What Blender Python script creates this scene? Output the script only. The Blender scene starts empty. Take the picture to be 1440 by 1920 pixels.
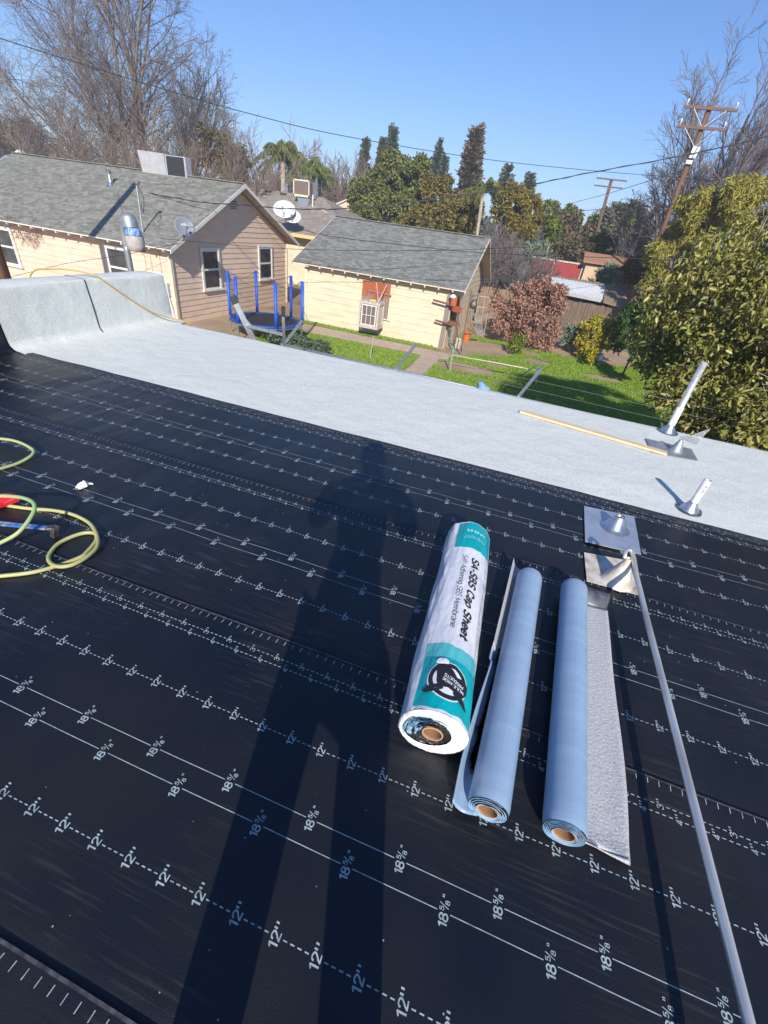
import bpy, math, random
import numpy as np
from mathutils import Vector, Matrix, noise as mnoise
SC = bpy.context.scene
COL = SC.collection
PI = math.pi
rng = np.random.default_rng(7)
random.seed(7)

# ------------------------------------------------------------------ camera, sky, sun, exposure
F_PX = 797.7; PITCH, ROLL, YAW = 0.589921, 0.144036, 0.244862; HC = 1.335     # camera stands on the flat roof (roof surface z = 0)
def _basis():
    cp, sp = math.cos(PITCH), math.sin(PITCH); cr, sr = math.cos(ROLL), math.sin(ROLL); cy, sy = math.cos(YAW), math.sin(YAW)
    w = np.array([0, cp, -sp]); u0 = np.array([0, sp, cp]); r0 = np.array([1., 0, 0])
    r, u = cr*r0 + sr*u0, -sr*r0 + cr*u0
    Z = np.array([[cy, -sy, 0], [sy, cy, 0], [0, 0, 1]])
    return Z@r, Z@u, Z@w
CR, CU, CW = _basis(); CP = np.array([0, 0, HC])
cam = bpy.data.cameras.new('camera'); cob = bpy.data.objects.new('camera', cam); COL.objects.link(cob)
cam.sensor_fit = 'HORIZONTAL'; cam.sensor_width = 36; cam.lens = F_PX*36/1440; cam.clip_start = .02; cam.clip_end = 3000
m = Matrix.Identity(4)
for i in range(3): m[i][0], m[i][1], m[i][2], m[i][3] = CR[i], CU[i], -CW[i], CP[i]
cob.matrix_world = m; SC.camera = cob
SUN = np.array([.2602, -.8353, .4842]); SUN /= np.linalg.norm(SUN)
SUN_EL = math.asin(SUN[2]); SUN_AZ = math.atan2(SUN[0], SUN[1])
wd = bpy.data.worlds.new('World'); SC.world = wd; wd.use_nodes = True
nt = wd.node_tree; nt.nodes.clear()
o_ = nt.nodes.new('ShaderNodeOutputWorld'); b_ = nt.nodes.new('ShaderNodeBackground'); s_ = nt.nodes.new('ShaderNodeTexSky')
s_.sky_type = 'NISHITA'; s_.sun_disc = False; s_.sun_elevation = SUN_EL; s_.sun_rotation = SUN_AZ
s_.air_density = 1.0; s_.dust_density = .25; s_.ozone_density = 4.0; s_.altitude = 100
b_.inputs[1].default_value = .118
geo = nt.nodes.new('ShaderNodeTexCoord'); sx_ = nt.nodes.new('ShaderNodeSeparateXYZ'); cr_ = nt.nodes.new('ShaderNodeValToRGB'); ml = nt.nodes.new('ShaderNodeMix'); ml.data_type = 'RGBA'; ml.blend_type = 'MULTIPLY'; ml.inputs[0].default_value = 1
nt.links.new(geo.outputs['Generated'], sx_.inputs[0]); nt.links.new(sx_.outputs[2], cr_.inputs[0])
for i, (p_, c_) in enumerate(((0, (.70, .73, .88, 1)), (.25, (.66, .78, .98, 1)), (.6, (.60, .80, 1.06, 1)))):
    if i > 1: cr_.color_ramp.elements.new(p_)
    e_ = cr_.color_ramp.elements[i]; e_.position = p_; e_.color = c_
nt.links.new(s_.outputs[0], ml.inputs[6]); nt.links.new(cr_.outputs[0], ml.inputs[7]); nt.links.new(ml.outputs[2], b_.inputs[0]); nt.links.new(b_.outputs[0], o_.inputs[0])
sl = bpy.data.lights.new('sun', 'SUN'); sl.energy = 4.6; sl.angle = math.radians(.53); sl.color = (1, .93, .83)
so = bpy.data.objects.new('sun', sl); COL.objects.link(so); so.location = (5, -20, 20)
so.rotation_euler = Vector(SUN).to_track_quat('Z', 'Y').to_euler()
SC.view_settings.view_transform = 'Standard'; SC.view_settings.look = 'None'; SC.view_settings.exposure = 0.43; SC.view_settings.gamma = 1
SC.view_settings.use_curve_mapping = False
SC.cycles.max_bounces = 6; SC.cycles.transparent_max_bounces = 16

# ------------------------------------------------------------------ measuring helpers (photo pixel + known plane -> point in the place)
def ray(x, y): return (x-720)/F_PX*CR - (y-960)/F_PX*CU + CW
def gz(x, y, z=0.): d = ray(x, y); return CP + d*((z-HC)/d[2])
def gy(x, y, Y): d = ray(x, y); return CP + d*(Y/d[1])
def gx(x, y, X): d = ray(x, y); return CP + d*(X/d[0])
G = -3.0      # yard level

# ------------------------------------------------------------------ materials
def _n(nt, t, **kw):
    n = nt.nodes.new(t)
    for k, v in kw.items(): setattr(n, k, v)
    return n
def mat(name, col, rough=.7, metal=0., col2=None, scale=6., contrast=(.35, .65), bump=0., bscale=40., spec=.5, detail=4, stretch=None,
        fine=None, coord='Object', bump2=None, alpha=1.):
    m = bpy.data.materials.new(name); m.use_nodes = True; nt = m.node_tree; L = nt.links.new
    p = nt.nodes['Principled BSDF']; p.inputs['Roughness'].default_value = rough; p.inputs['Metallic'].default_value = metal
    p.inputs['Specular IOR Level'].default_value = spec; p.inputs['Base Color'].default_value = (*col, 1); p.inputs['Alpha'].default_value = alpha
    tc = _n(nt, 'ShaderNodeTexCoord'); vec = tc.outputs[coord]
    if stretch:
        mp = _n(nt, 'ShaderNodeMapping'); mp.inputs['Scale'].default_value = stretch; L(vec, mp.inputs[0]); vec = mp.outputs[0]
    out = None
    if col2:
        nz = _n(nt, 'ShaderNodeTexNoise'); nz.inputs['Scale'].default_value = scale; nz.inputs['Detail'].default_value = detail; L(vec, nz.inputs[0])
        rp = _n(nt, 'ShaderNodeValToRGB'); rp.color_ramp.elements[0].position, rp.color_ramp.elements[1].position = contrast
        rp.color_ramp.elements[0].color = (*col, 1); rp.color_ramp.elements[1].color = (*col2, 1)
        L(nz.outputs[0], rp.inputs[0]); out = rp.outputs[0]
    if fine:      # (scale, strength) small grain
        n2 = _n(nt, 'ShaderNodeTexNoise'); n2.inputs['Scale'].default_value = fine[0]; n2.inputs['Detail'].default_value = 2; L(tc.outputs[coord], n2.inputs[0])
        mr = _n(nt, 'ShaderNodeMapRange'); mr.inputs[1].default_value = .3; mr.inputs[2].default_value = .7
        mr.inputs[3].default_value = 1-fine[1]; mr.inputs[4].default_value = 1+fine[1]; L(n2.outputs[0], mr.inputs[0])
        mx = _n(nt, 'ShaderNodeMix', data_type='RGBA', blend_type='MULTIPLY'); mx.inputs[0].default_value = 1
        if out is None:
            mx.inputs[6].default_value = (*col, 1)
        else: L(out, mx.inputs[6])
        L(mr.outputs[0], mx.inputs[7]); out = mx.outputs[2]
    if out is not None: L(out, p.inputs['Base Color'])
    nrm = None
    for bs, st in ([(bscale, bump)] if bump else []) + ([bump2] if bump2 else []):
        nb = _n(nt, 'ShaderNodeTexNoise'); nb.inputs['Scale'].default_value = bs; nb.inputs['Detail'].default_value = 3; L(vec, nb.inputs[0])
        bp = _n(nt, 'ShaderNodeBump'); bp.inputs['Strength'].default_value = st; bp.inputs['Distance'].default_value = .4/bs; L(nb.outputs[0], bp.inputs['Height'])
        if nrm: L(nrm, bp.inputs['Normal'])
        nrm = bp.outputs[0]
    if nrm: L(nrm, p.inputs['Normal'])
    return m
def leafmat(name, cols, rough=.5, trans=.25, spec=.4):
    m = bpy.data.materials.new(name); m.use_nodes = True; nt = m.node_tree; L = nt.links.new
    p = nt.nodes['Principled BSDF']; p.inputs['Roughness'].default_value = rough; p.inputs['Specular IOR Level'].default_value = spec
    at = _n(nt, 'ShaderNodeAttribute', attribute_name='rnd'); rp = _n(nt, 'ShaderNodeValToRGB'); L(at.outputs['Fac'], rp.inputs[0])
    el = rp.color_ramp.elements
    while len(el) < len(cols): el.new(.5)
    for i, c in enumerate(cols): el[i].position = i/(len(cols)-1); el[i].color = (*c, 1)
    L(rp.outputs[0], p.inputs['Base Color'])
    if trans:
        tr = _n(nt, 'ShaderNodeBsdfTranslucent'); L(rp.outputs[0], tr.inputs[0]); ms = _n(nt, 'ShaderNodeMixShader'); ms.inputs[0].default_value = trans
        L(p.outputs[0], ms.inputs[1]); L(tr.outputs[0], ms.inputs[2]); L(ms.outputs[0], nt.nodes['Material Output'].inputs[0])
    return m
def shingle(name, c1, c2, c3):
    m = bpy.data.materials.new(name); m.use_nodes = True; nt = m.node_tree; L = nt.links.new
    p = nt.nodes['Principled BSDF']; p.inputs['Roughness'].default_value = .9; p.inputs['Specular IOR Level'].default_value = .2
    uv = _n(nt, 'ShaderNodeUVMap'); br = _n(nt, 'ShaderNodeTexBrick'); L(uv.outputs[0], br.inputs[0])
    br.offset = .37; br.offset_frequency = 2; br.squash = .6; br.squash_frequency = 3
    br.inputs['Scale'].default_value = 1; br.inputs['Brick Width'].default_value = .27; br.inputs['Row Height'].default_value = .14
    br.inputs['Mortar Size'].default_value = .006; br.inputs['Bias'].default_value = 0
    br.inputs['Color1'].default_value = (*c1, 1); br.inputs['Color2'].default_value = (*c2, 1); br.inputs['Mortar'].default_value = (*[v*.45 for v in c1], 1)
    n = _n(nt, 'ShaderNodeTexNoise'); n.inputs['Scale'].default_value = 5; n.inputs['Detail'].default_value = 5; L(uv.outputs[0], n.inputs[0])
    mr = _n(nt, 'ShaderNodeMapRange'); mr.inputs[1].default_value = .35; mr.inputs[2].default_value = .75; mr.inputs[4].default_value = .6; L(n.outputs[0], mr.inputs[0])
    mx = _n(nt, 'ShaderNodeMix', data_type='RGBA'); L(mr.outputs[0], mx.inputs[0]); L(br.outputs[0], mx.inputs[6]); mx.inputs[7].default_value = (*c3, 1)
    n3 = _n(nt, 'ShaderNodeTexNoise'); n3.inputs['Scale'].default_value = 90; L(uv.outputs[0], n3.inputs[0])
    mm = _n(nt, 'ShaderNodeMapRange'); mm.inputs[3].default_value = .7; mm.inputs[4].default_value = 1.3; L(n3.outputs[0], mm.inputs[0])
    m2 = _n(nt, 'ShaderNodeMix', data_type='RGBA', blend_type='MULTIPLY'); m2.inputs[0].default_value = 1; L(mx.outputs[2], m2.inputs[6]); L(mm.outputs[0], m2.inputs[7])
    L(m2.outputs[2], p.inputs['Base Color'])
    bp = _n(nt, 'ShaderNodeBump'); bp.inputs['Strength'].default_value = .5; bp.inputs['Distance'].default_value = .02; L(br.outputs['Fac'], bp.inputs['Height']); bp.invert = True
    L(bp.outputs[0], p.inputs['Normal'])
    return m

M = {}
M['print'] = mat('white_print', (.40, .48, .51), .6, col2=(.20, .25, .27), scale=60, contrast=(.42, .72), detail=8)
M['lap_edge'] = mat('lap_edge', (.03, .03, .035), .5, col2=(.1, .1, .11), scale=50)
M['cardboard'] = mat('cardboard', (.56, .33, .17), .8, col2=(.45, .26, .13), scale=30)
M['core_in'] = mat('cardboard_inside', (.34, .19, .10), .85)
M['film'] = mat('release_film', (.25, .37, .52), .36, col2=(.30, .42, .57), scale=5, stretch=(.6, 5, .6), bump=.06, bscale=30, bump2=(150, .1))
M['film_pale'] = mat('film_pale', (.35, .55, .72), .3, col2=(.2, .36, .55), scale=18, bump=.6, bscale=30)
M['bitumen'] = mat('bitumen', (.012, .012, .013), .35, col2=(.03, .03, .03), scale=25, bump=.7, bscale=60)
M['wrap_white'] = mat('wrapper_white', (.70, .71, .76), .33, col2=(.76, .77, .8), scale=5, bump=.55, bscale=7, bump2=(38, .4), stretch=(1, .35, 1), spec=.5)
M['wrap_teal'] = mat('wrapper_teal', (.0, .36, .40), .33, col2=(.0, .44, .47), scale=6, bump=.6, bscale=9, bump2=(40, .4), stretch=(1, .4, 1))
M['wrap_teal2'] = mat('wrapper_teal_pale', (.10, .50, .53), .35, bump=.6, bscale=9, stretch=(1, .4, 1))
M['wrap_dirty'] = mat('wrapper_dirty_white', (.66, .66, .64), .4, col2=(.45, .41, .34), scale=45, contrast=(.55, .75), bump=.6, bscale=12, bump2=(60, .5))
M['ink'] = mat('black_ink', (.02, .02, .025), .4)
M['ink_grey'] = mat('grey_ink', (.10, .09, .12), .45)
M['ink_white'] = mat('white_ink', (.78, .80, .83), .4)
M['ink_pale'] = mat('pale_teal_ink', (.45, .72, .70), .4)
M['galv'] = mat('galvanised', (.66, .69, .72), .33, .9, col2=(.40, .43, .46), scale=14, bump=.12, bscale=20)
M['galv_plate'] = mat('galvanised_plate', (.78, .80, .82), .42, .75, col2=(.62, .65, .68), scale=9)
M['galv_dull'] = mat('galvanised_dull', (.48, .50, .52), .5, .7, col2=(.36, .38, .40), scale=30)
M['galv_worn'] = mat('galvanised_worn', (.80, .78, .74), .32, .6, col2=(.52, .49, .45), scale=22, stretch=(1, .2, 1), contrast=(.4, .7))
M['flash_beige'] = mat('flashing_beige', (.70, .64, .56), .6, .1, col2=(.38, .28, .19), scale=16, contrast=(.45, .72), bump=.3, bscale=30)
M['pvc'] = mat('pipe_white', (.72, .73, .74), .4, col2=(.6, .6, .6), scale=12)
M['pine'] = mat('pine_batten', (.76, .60, .40), .7, col2=(.66, .48, .28), scale=10, stretch=(.8, 12, 12), bump=.2, bscale=30)
M['hose_y'] = mat('hose_yellow', (.50, .50, .20), .45, col2=(.42, .40, .17), scale=8)
M['hose_g'] = mat('hose_green', (.30, .46, .20), .45, col2=(.42, .45, .20), scale=6)
M['cord'] = mat('cord_orange', (.52, .33, .07), .55)
M['red'] = mat('red_plastic', (.60, .02, .03), .4)
M['blue_paint'] = mat('blue_paint_worn', (.06, .18, .50), .45, .2, col2=(.38, .38, .38), scale=22, contrast=(.5, .58))
M['steel_dark'] = mat('steel_dark', (.10, .09, .08), .55, .7, col2=(.3, .28, .25), scale=40)
M['paper'] = mat('white_scrap', (.80, .80, .78), .7)
M['plastic_clear'] = mat('clear_plastic', (.75, .75, .74), .15, alpha=.45, bump=.5, bscale=30)
M['siding'] = mat('siding_cream', (.74, .57, .44), .7, col2=(.66, .50, .385), scale=1.6, fine=(14, .05), stretch=(1, 1, 3))
M['siding_g'] = mat('siding_garage', (.70, .60, .43), .7, col2=(.61, .51, .36), scale=1.5, fine=(14, .05), stretch=(1, 1, 3))
M['trim'] = mat('trim_cream', (.72, .64, .50), .65, col2=(.62, .54, .42), scale=5)
M['trim_white'] = mat('trim_white', (.74, .72, .69), .6, col2=(.66, .64, .60), scale=6)
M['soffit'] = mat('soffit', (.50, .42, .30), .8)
M['glass'] = mat('window_glass', (.03, .035, .04), .06, spec=.8, col2=(.10, .10, .10), scale=1.5)
M['curtain'] = mat('curtain', (.28, .26, .23), .8, col2=(.16, .15, .14), scale=12, stretch=(4, 4, .5))
M['shingle'] = shingle('shingle_grey_green', (.15, .15, .125), (.30, .30, .265), (.225, .225, .195))
M['shingle_g'] = shingle('shingle_blue_grey', (.14, .142, .128), (.29, .292, .27), (.21, .212, .195))
M['shingle_b'] = shingle('shingle_brown', (.22, .185, .155), (.38, .33, .28), (.29, .25, .215))
M['ac_white'] = mat('ac_white', (.42, .42, .44), .55, col2=(.36, .36, .38), scale=4)
M['ac_dark'] = mat('ac_louvre', (.04, .045, .05), .6)
M['pad'] = mat('cooler_pad', (.20, .15, .13), .9, col2=(.13, .10, .09), scale=30)
M['dish'] = mat('dish_white', (.66, .68, .68), .35, col2=(.55, .57, .57), scale=5)
M['dish_grey'] = mat('dish_grey', (.20, .21, .25), .5)
M['black'] = mat('black_plastic', (.015, .015, .017), .5)
M['rubber'] = mat('dark_cap', (.035, .033, .033), .7)
M['blue_tube'] = mat('blue_sleeve', (.01, .11, .62), .45, col2=(.008, .08, .5), scale=9)
M['blue_pad'] = mat('blue_pad', (.02, .07, .30), .5)
M['mat_black'] = mat('tramp_mat', (.025, .025, .028), .6)
M['net'] = mat('net', (.02, .02, .02), .7)
M['alu'] = mat('aluminium', (.55, .56, .58), .38, .8, col2=(.45, .46, .47), scale=20)
M['fence'] = mat('fence_wood', (.20, .145, .105), .85, col2=(.11, .075, .055), scale=9, stretch=(3, 3, .25), fine=(40, .15))
M['fence_grey'] = mat('fence_wood_grey', (.24, .20, .17), .85, col2=(.14, .11, .09), scale=9, stretch=(3, 3, .25))
M['fence_tan'] = mat('fence_wood_tan', (.30, .21, .14), .85, col2=(.20, .14, .09), scale=7, stretch=(3, 3, .25))
M['pole'] = mat('pole_wood', (.20, .095, .055), .85, col2=(.10, .055, .035), scale=6, stretch=(2, 2, .15), bump=.4, bscale=30)
M['arm'] = mat('crossarm_wood', (.16, .10, .08), .85)
M['porcelain'] = mat('insulator', (.65, .66, .70), .2)
M['wire'] = mat('wire_black', (.025, .022, .03), .6)
M['wire_light'] = mat('wire_light', (.26, .25, .23), .6)
M['rust'] = mat('rust', (.22, .085, .05), .8, col2=(.13, .05, .03), scale=20)
M['bark'] = mat('bark', (.13, .105, .09), .9, col2=(.22, .19, .16), scale=7, stretch=(1, 1, .3))
M['bark_pale'] = mat('bark_pale', (.42, .36, .29), .9, col2=(.28, .23, .18), scale=8)
M['twig'] = mat('twig', (.16, .125, .115), .9, col2=(.22, .18, .16), scale=2)
M['twig_red'] = mat('twig_red', (.27, .19, .145), .9, col2=(.17, .14, .115), scale=.35)
M['twig_grey'] = mat('twig_grey', (.20, .17, .16), .9, col2=(.15, .12, .12), scale=1)
M['stucco'] = mat('stucco_tan', (.60, .44, .28), .8, col2=(.52, .38, .24), scale=4)
M['tan_roof'] = mat('tan_roof', (.42, .22, .13), .85, col2=(.33, .17, .10), scale=6)
M['redwall'] = mat('red_painted_wall', (.34, .03, .03), .6, col2=(.28, .03, .03), scale=3)
M['white_sheet'] = mat('white_sheet_metal', (.66, .67, .68), .5, col2=(.55, .56, .57), scale=5)
M['boards_orange'] = mat('board_red_brown', (.42, .11, .035), .75, col2=(.30, .075, .03), scale=7, stretch=(4, 4, .4))
M['boards_grey'] = mat('board_grey', (.30, .24, .21), .85, col2=(.20, .15, .13), scale=9, stretch=(5, 5, .3))
M['old_white'] = mat('old_white_paint', (.60, .55, .50), .75, col2=(.42, .33, .27), scale=14)
M['orange'] = mat('orange_plastic', (.62, .13, .04), .5)
M['teal_hose'] = mat('teal_hose', (.05, .32, .25), .5)
M['barrel_blue'] = mat('barrel_blue', (.01, .06, .20), .5)
M['blue_cloth'] = mat('blue_cloth', (.22, .38, .60), .8, bump=.5, bscale=20)
M['skin'] = mat('skin', (.45, .27, .18), .6)
M['denim'] = mat('denim', (.05, .07, .13), .9)
M['shirt'] = mat('shirt_dark', (.06, .06, .07), .9)
M['hair'] = mat('hair', (.02, .015, .01), .7)
M['concrete'] = mat('concrete', (.52, .41, .31), .9, col2=(.44, .34, .25), scale=3, fine=(30, .1))
M['ac_box'] = mat('lamp_grey', (.30, .32, .34), .45, .5)
M['lens_blue'] = mat('lamp_blue', (.35, .48, .70), .15, col2=(.08, .22, .5), scale=60, stretch=(1, 1, .2), contrast=(.45, .55))
M['lens'] = mat('lamp_refractor', (.42, .36, .34), .3, col2=(.50, .46, .44), scale=20)
M['brickish'] = mat('stone_rubble', (.17, .13, .11), .9, col2=(.26, .21, .18), scale=20)

# the two roof membranes and the ground get node set-ups of their own
def membrane_mat():
    m = bpy.data.materials.new('black_underlayment'); m.use_nodes = True; nt = m.node_tree; L = nt.links.new
    p = nt.nodes['Principled BSDF']; p.inputs['Specular IOR Level'].default_value = .55
    tc = _n(nt, 'ShaderNodeTexCoord')
    n = _n(nt, 'ShaderNodeTexNoise'); n.inputs['Scale'].default_value = 2.2; n.inputs['Detail'].default_value = 6; L(tc.outputs['Object'], n.inputs[0])
    rp = _n(nt, 'ShaderNodeValToRGB'); e = rp.color_ramp.elements; e[0].position = .3; e[1].position = .75; e[0].color = (.0048, .0075, .0130, 1); e[1].color = (.0150, .0142, .0150, 1)
    L(n.outputs[0], rp.inputs[0])
    # scuffs: long thin streaks along the sheet
    mp = _n(nt, 'ShaderNodeMapping'); mp.inputs['Scale'].default_value = (5, 110, 1); mp.inputs['Rotation'].default_value = (0, 0, -.06); L(tc.outputs['Object'], mp.inputs[0])
    n2 = _n(nt, 'ShaderNodeTexNoise'); n2.inputs['Scale'].default_value = 1; n2.inputs['Detail'].default_value = 3; L(mp.outputs[0], n2.inputs[0])
    r2 = _n(nt, 'ShaderNodeMapRange'); r2.inputs[1].default_value = .54; r2.inputs[2].default_value = .74; L(n2.outputs[0], r2.inputs[0])
    n4 = _n(nt, 'ShaderNodeTexNoise'); n4.inputs['Scale'].default_value = 1.6; L(tc.outputs['Object'], n4.inputs[0])
    r4 = _n(nt, 'ShaderNodeMapRange'); r4.inputs[1].default_value = .46; r4.inputs[2].default_value = .66; L(n4.outputs[0], r4.inputs[0])
    mu = _n(nt, 'ShaderNodeMath', operation='MULTIPLY'); L(r2.outputs[0], mu.inputs[0]); L(r4.outputs[0], mu.inputs[1])
    mx = _n(nt, 'ShaderNodeMix', data_type='RGBA'); L(mu.outputs[0], mx.inputs[0]); L(rp.outputs[0], mx.inputs[6]); mx.inputs[7].default_value = (.050, .046, .043, 1)
    # dust specks
    v = _n(nt, 'ShaderNodeTexVoronoi'); v.inputs['Scale'].default_value = 22; L(tc.outputs['Object'], v.inputs[0])
    lt = _n(nt, 'ShaderNodeMath', operation='LESS_THAN'); lt.inputs[1].default_value = .045; L(v.outputs['Distance'], lt.inputs[0])
    sepc = _n(nt, 'ShaderNodeSeparateColor'); L(v.outputs['Color'], sepc.inputs[0])
    gt = _n(nt, 'ShaderNodeMath', operation='GREATER_THAN'); gt.inputs[1].default_value = .5; L(sepc.outputs[0], gt.inputs[0])
    m3 = _n(nt, 'ShaderNodeMath', operation='MULTIPLY'); L(lt.outputs[0], m3.inputs[0]); L(gt.outputs[0], m3.inputs[1])
    mx2 = _n(nt, 'ShaderNodeMix', data_type='RGBA'); L(m3.outputs[0], mx2.inputs[0]); L(mx.outputs[2], mx2.inputs[6]); mx2.inputs[7].default_value = (.35, .31, .25, 1)
    L(mx2.outputs[2], p.inputs['Base Color'])
    rr = _n(nt, 'ShaderNodeMapRange'); rr.inputs[3].default_value = .28; rr.inputs[4].default_value = .5; L(n.outputs[0], rr.inputs[0]); L(rr.outputs[0], p.inputs['Roughness'])
    # pebbled weave + soft ripples
    n5 = _n(nt, 'ShaderNodeTexNoise'); n5.inputs['Scale'].default_value = 300; n5.inputs['Detail'].default_value = 2; L(tc.outputs['Object'], n5.inputs[0])
    b1 = _n(nt, 'ShaderNodeBump'); b1.inputs['Strength'].default_value = .45; b1.inputs['Distance'].default_value = .0018; L(n5.outputs[0], b1.inputs['Height'])
    mp2 = _n(nt, 'ShaderNodeMapping'); mp2.inputs['Scale'].default_value = (3.2, .9, 1); mp2.inputs['Rotation'].default_value = (0, 0, .5); L(tc.outputs['Object'], mp2.inputs[0])
    n6 = _n(nt, 'ShaderNodeTexNoise'); n6.inputs['Scale'].default_value = 1.2; n6.inputs['Detail'].default_value = 2; L(mp2.outputs[0], n6.inputs[0])
    b2 = _n(nt, 'ShaderNodeBump'); b2.inputs['Strength'].default_value = .5; b2.inputs['Distance'].default_value = .05; L(n6.outputs[0], b2.inputs['Height']); L(b1.outputs[0], b2.inputs['Normal'])
    L(b2.outputs[0], p.inputs['Normal'])
    return m
M['membrane'] = membrane_mat()
M['cap'] = mat('cap_sheet_granules', (.635, .66, .615), .9, col2=(.675, .70, .655), scale=1.3, contrast=(.3, .7), fine=(210, .3), bump=.8, bscale=190, spec=.2, bump2=(5, .15), detail=7)
M['cap2'] = mat('cap_sheet_strip', (.42, .42, .43), .9, col2=(.52, .52, .53), scale=150, fine=(260, .2), bump=.8, bscale=130, spec=.2)

# ------------------------------------------------------------------ mesh builder
class MB:
    def __init__(s): s.v = []; s.f = []; s.mi = []; s.uv = None
    def add(s, vs, fs, mi=0):
        o = len(s.v); s.v.extend([tuple(map(float, p)) for p in vs]); s.f.extend([tuple(i+o for i in f) for f in fs]); s.mi.extend([mi]*len(fs)); return s
    def box(s, c, d, rot=None, mi=0):
        R_ = Matrix.Rotation(rot, 3, 'Z') if isinstance(rot, (int, float)) else (rot or Matrix.Identity(3)); c = Vector(c)
        vs = [c + R_@Vector((x*d[0]/2, y*d[1]/2, z*d[2]/2)) for x in (-1, 1) for y in (-1, 1) for z in (-1, 1)]
        return s.add(vs, [(0, 1, 3, 2), (4, 6, 7, 5), (0, 4, 5, 1), (2, 3, 7, 6), (0, 2, 6, 4), (1, 5, 7, 3)], mi)
    def box2(s, a, b, mi=0): return s.box([(a[i]+b[i])/2 for i in range(3)], [abs(b[i]-a[i]) for i in range(3)], None, mi)
    def beam(s, a, b, w, h, up=(0, 0, 1), mi=0):
        a, b = Vector(a), Vector(b); d = (b-a); L = d.length; d.normalize(); up = Vector(up)
        if abs(d.dot(up)) > .98: up = Vector((0, 1, 0))
        x = d.cross(up).normalized(); y = x.cross(d)
        return s.box((a+b)/2, (L, w, h), Matrix((d, x, y)).transposed(), mi)
    def tube(s, pts, r, n=8, caps=True, mi=0):
        pts = [Vector(p) for p in pts]; k = len(pts); rs = r if hasattr(r, '__len__') else [r]*k
        T = [(pts[min(i+1, k-1)]-pts[max(i-1, 0)]).normalized() for i in range(k)]
        up = Vector((0, 0, 1)) if abs(T[0].z) < .9 else Vector((1, 0, 0)); N = T[0].cross(up).normalized(); vs = []
        for i in range(k):
            N = (N - T[i]*N.dot(T[i])).normalized(); B = T[i].cross(N)
            for j in range(n):
                a = 2*PI*j/n; vs.append(pts[i] + (N*math.cos(a) + B*math.sin(a))*rs[i])
        fs = [(i*n+j, i*n+(j+1) % n, (i+1)*n+(j+1) % n, (i+1)*n+j) for i in range(k-1) for j in range(n)]
        if caps: fs += [tuple(reversed(range(n))), tuple(range((k-1)*n, k*n))]
        return s.add(vs, fs, mi)
    def lathe(s, prof, o, ax=(0, 0, 1), n=24, mi=0, ang=(0, 2*PI)):      # prof: (radius, height along axis)
        ax = Vector(ax).normalized(); up = Vector((0, 0, 1)) if abs(ax.z) < .9 else Vector((1, 0, 0)); X = up.cross(ax).normalized(); Y = ax.cross(X); o = Vector(o)
        vs = [o + ax*h + (X*math.cos(2*PI*j/n)+Y*math.sin(2*PI*j/n))*r for r, h in prof for j in range(n)]
        return s.add(vs, [(i*n+j, i*n+(j+1) % n, (i+1)*n+(j+1) % n, (i+1)*n+j) for i in range(len(prof)-1) for j in range(n)], mi)
    def grid(s, fn, nu, nv, mi=0, flip=False):
        vs = [fn(i/nu, j/nv) for i in range(nu+1) for j in range(nv+1)]; w = nv+1
        fs = [(i*w+j, (i+1)*w+j, (i+1)*w+j+1, i*w+j+1) for i in range(nu) for j in range(nv)]
        return s.add(vs, [tuple(reversed(f)) for f in fs] if flip else fs, mi)
    def prism(s, poly, th, mi=0):      # poly: 3D outline (planar), th: thickness vector
        n = len(poly); th = Vector(th); vs = [Vector(p) for p in poly] + [Vector(p)+th for p in poly]
        return s.add(vs, [tuple(range(n)), tuple(reversed(range(n, 2*n)))] + [(i, i+n, (i+1) % n+n, (i+1) % n) for i in range(n)], mi)
    def build(s, name, m, parent=None, smooth=False, uvf=None, bevel=0, label=None, solid=0):
        me = bpy.data.meshes.new(name)
        v = np.array(s.v, dtype=float)
        if parent is not None:
            q = parent; org = Vector((0, 0, 0))
            while q is not None: org += q.location; q = q.parent
            v = v - np.array(org)
            loc = (0, 0, 0)
        else:
            loc = np.array([(v[:, 0].min()+v[:, 0].max())/2, (v[:, 1].min()+v[:, 1].max())/2, v[:, 2].min()]); v = v - loc
        me.from_pydata(v.tolist(), [], s.f)
        for mm in (m if isinstance(m, (list, tuple)) else [m]): me.materials.append(M[mm] if isinstance(mm, str) else mm)
        if any(s.mi): me.polygons.foreach_set('material_index', s.mi)
        if smooth: me.polygons.foreach_set('use_smooth', [True]*len(me.polygons))
        if uvf:
            ul = me.uv_layers.new(name='UVMap')
            for lp in me.loops: ul.data[lp.index].uv = uvf(s.v[lp.vertex_index])
        me.update()
        o = bpy.data.objects.new(name, me); COL.objects.link(o); o.location = loc
        if parent is not None: o.parent = parent
        if bevel:
            b = o.modifiers.new('bevel', 'BEVEL'); b.width = bevel; b.segments = 2; b.limit_method = 'ANGLE'
        if solid:
            b = o.modifiers.new('solid', 'SOLIDIFY'); b.thickness = solid
        if label: o['label'] = label
        return o
def tag(o, label, cat, group=None):
    o['label'] = label; o['category'] = cat
    if group: o['group'] = group
    return o
def thing(name, label, cat, loc, group=None):
    o = bpy.data.objects.new(name, None); COL.objects.link(o); o.location = tuple(map(float, loc)); o.empty_display_size = .2
    return tag(o, label, cat, group)
def struct(o): o['kind'] = 'structure'; return o
def stuff(o): o['kind'] = 'stuff'; return o
def copy_tree(o, parent=None):
    c = o.copy(); COL.objects.link(c)
    if parent is not None: c.parent = parent
    for ch in [q for q in bpy.data.objects if q.parent == o]: copy_tree(ch, c)
    return c

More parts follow.
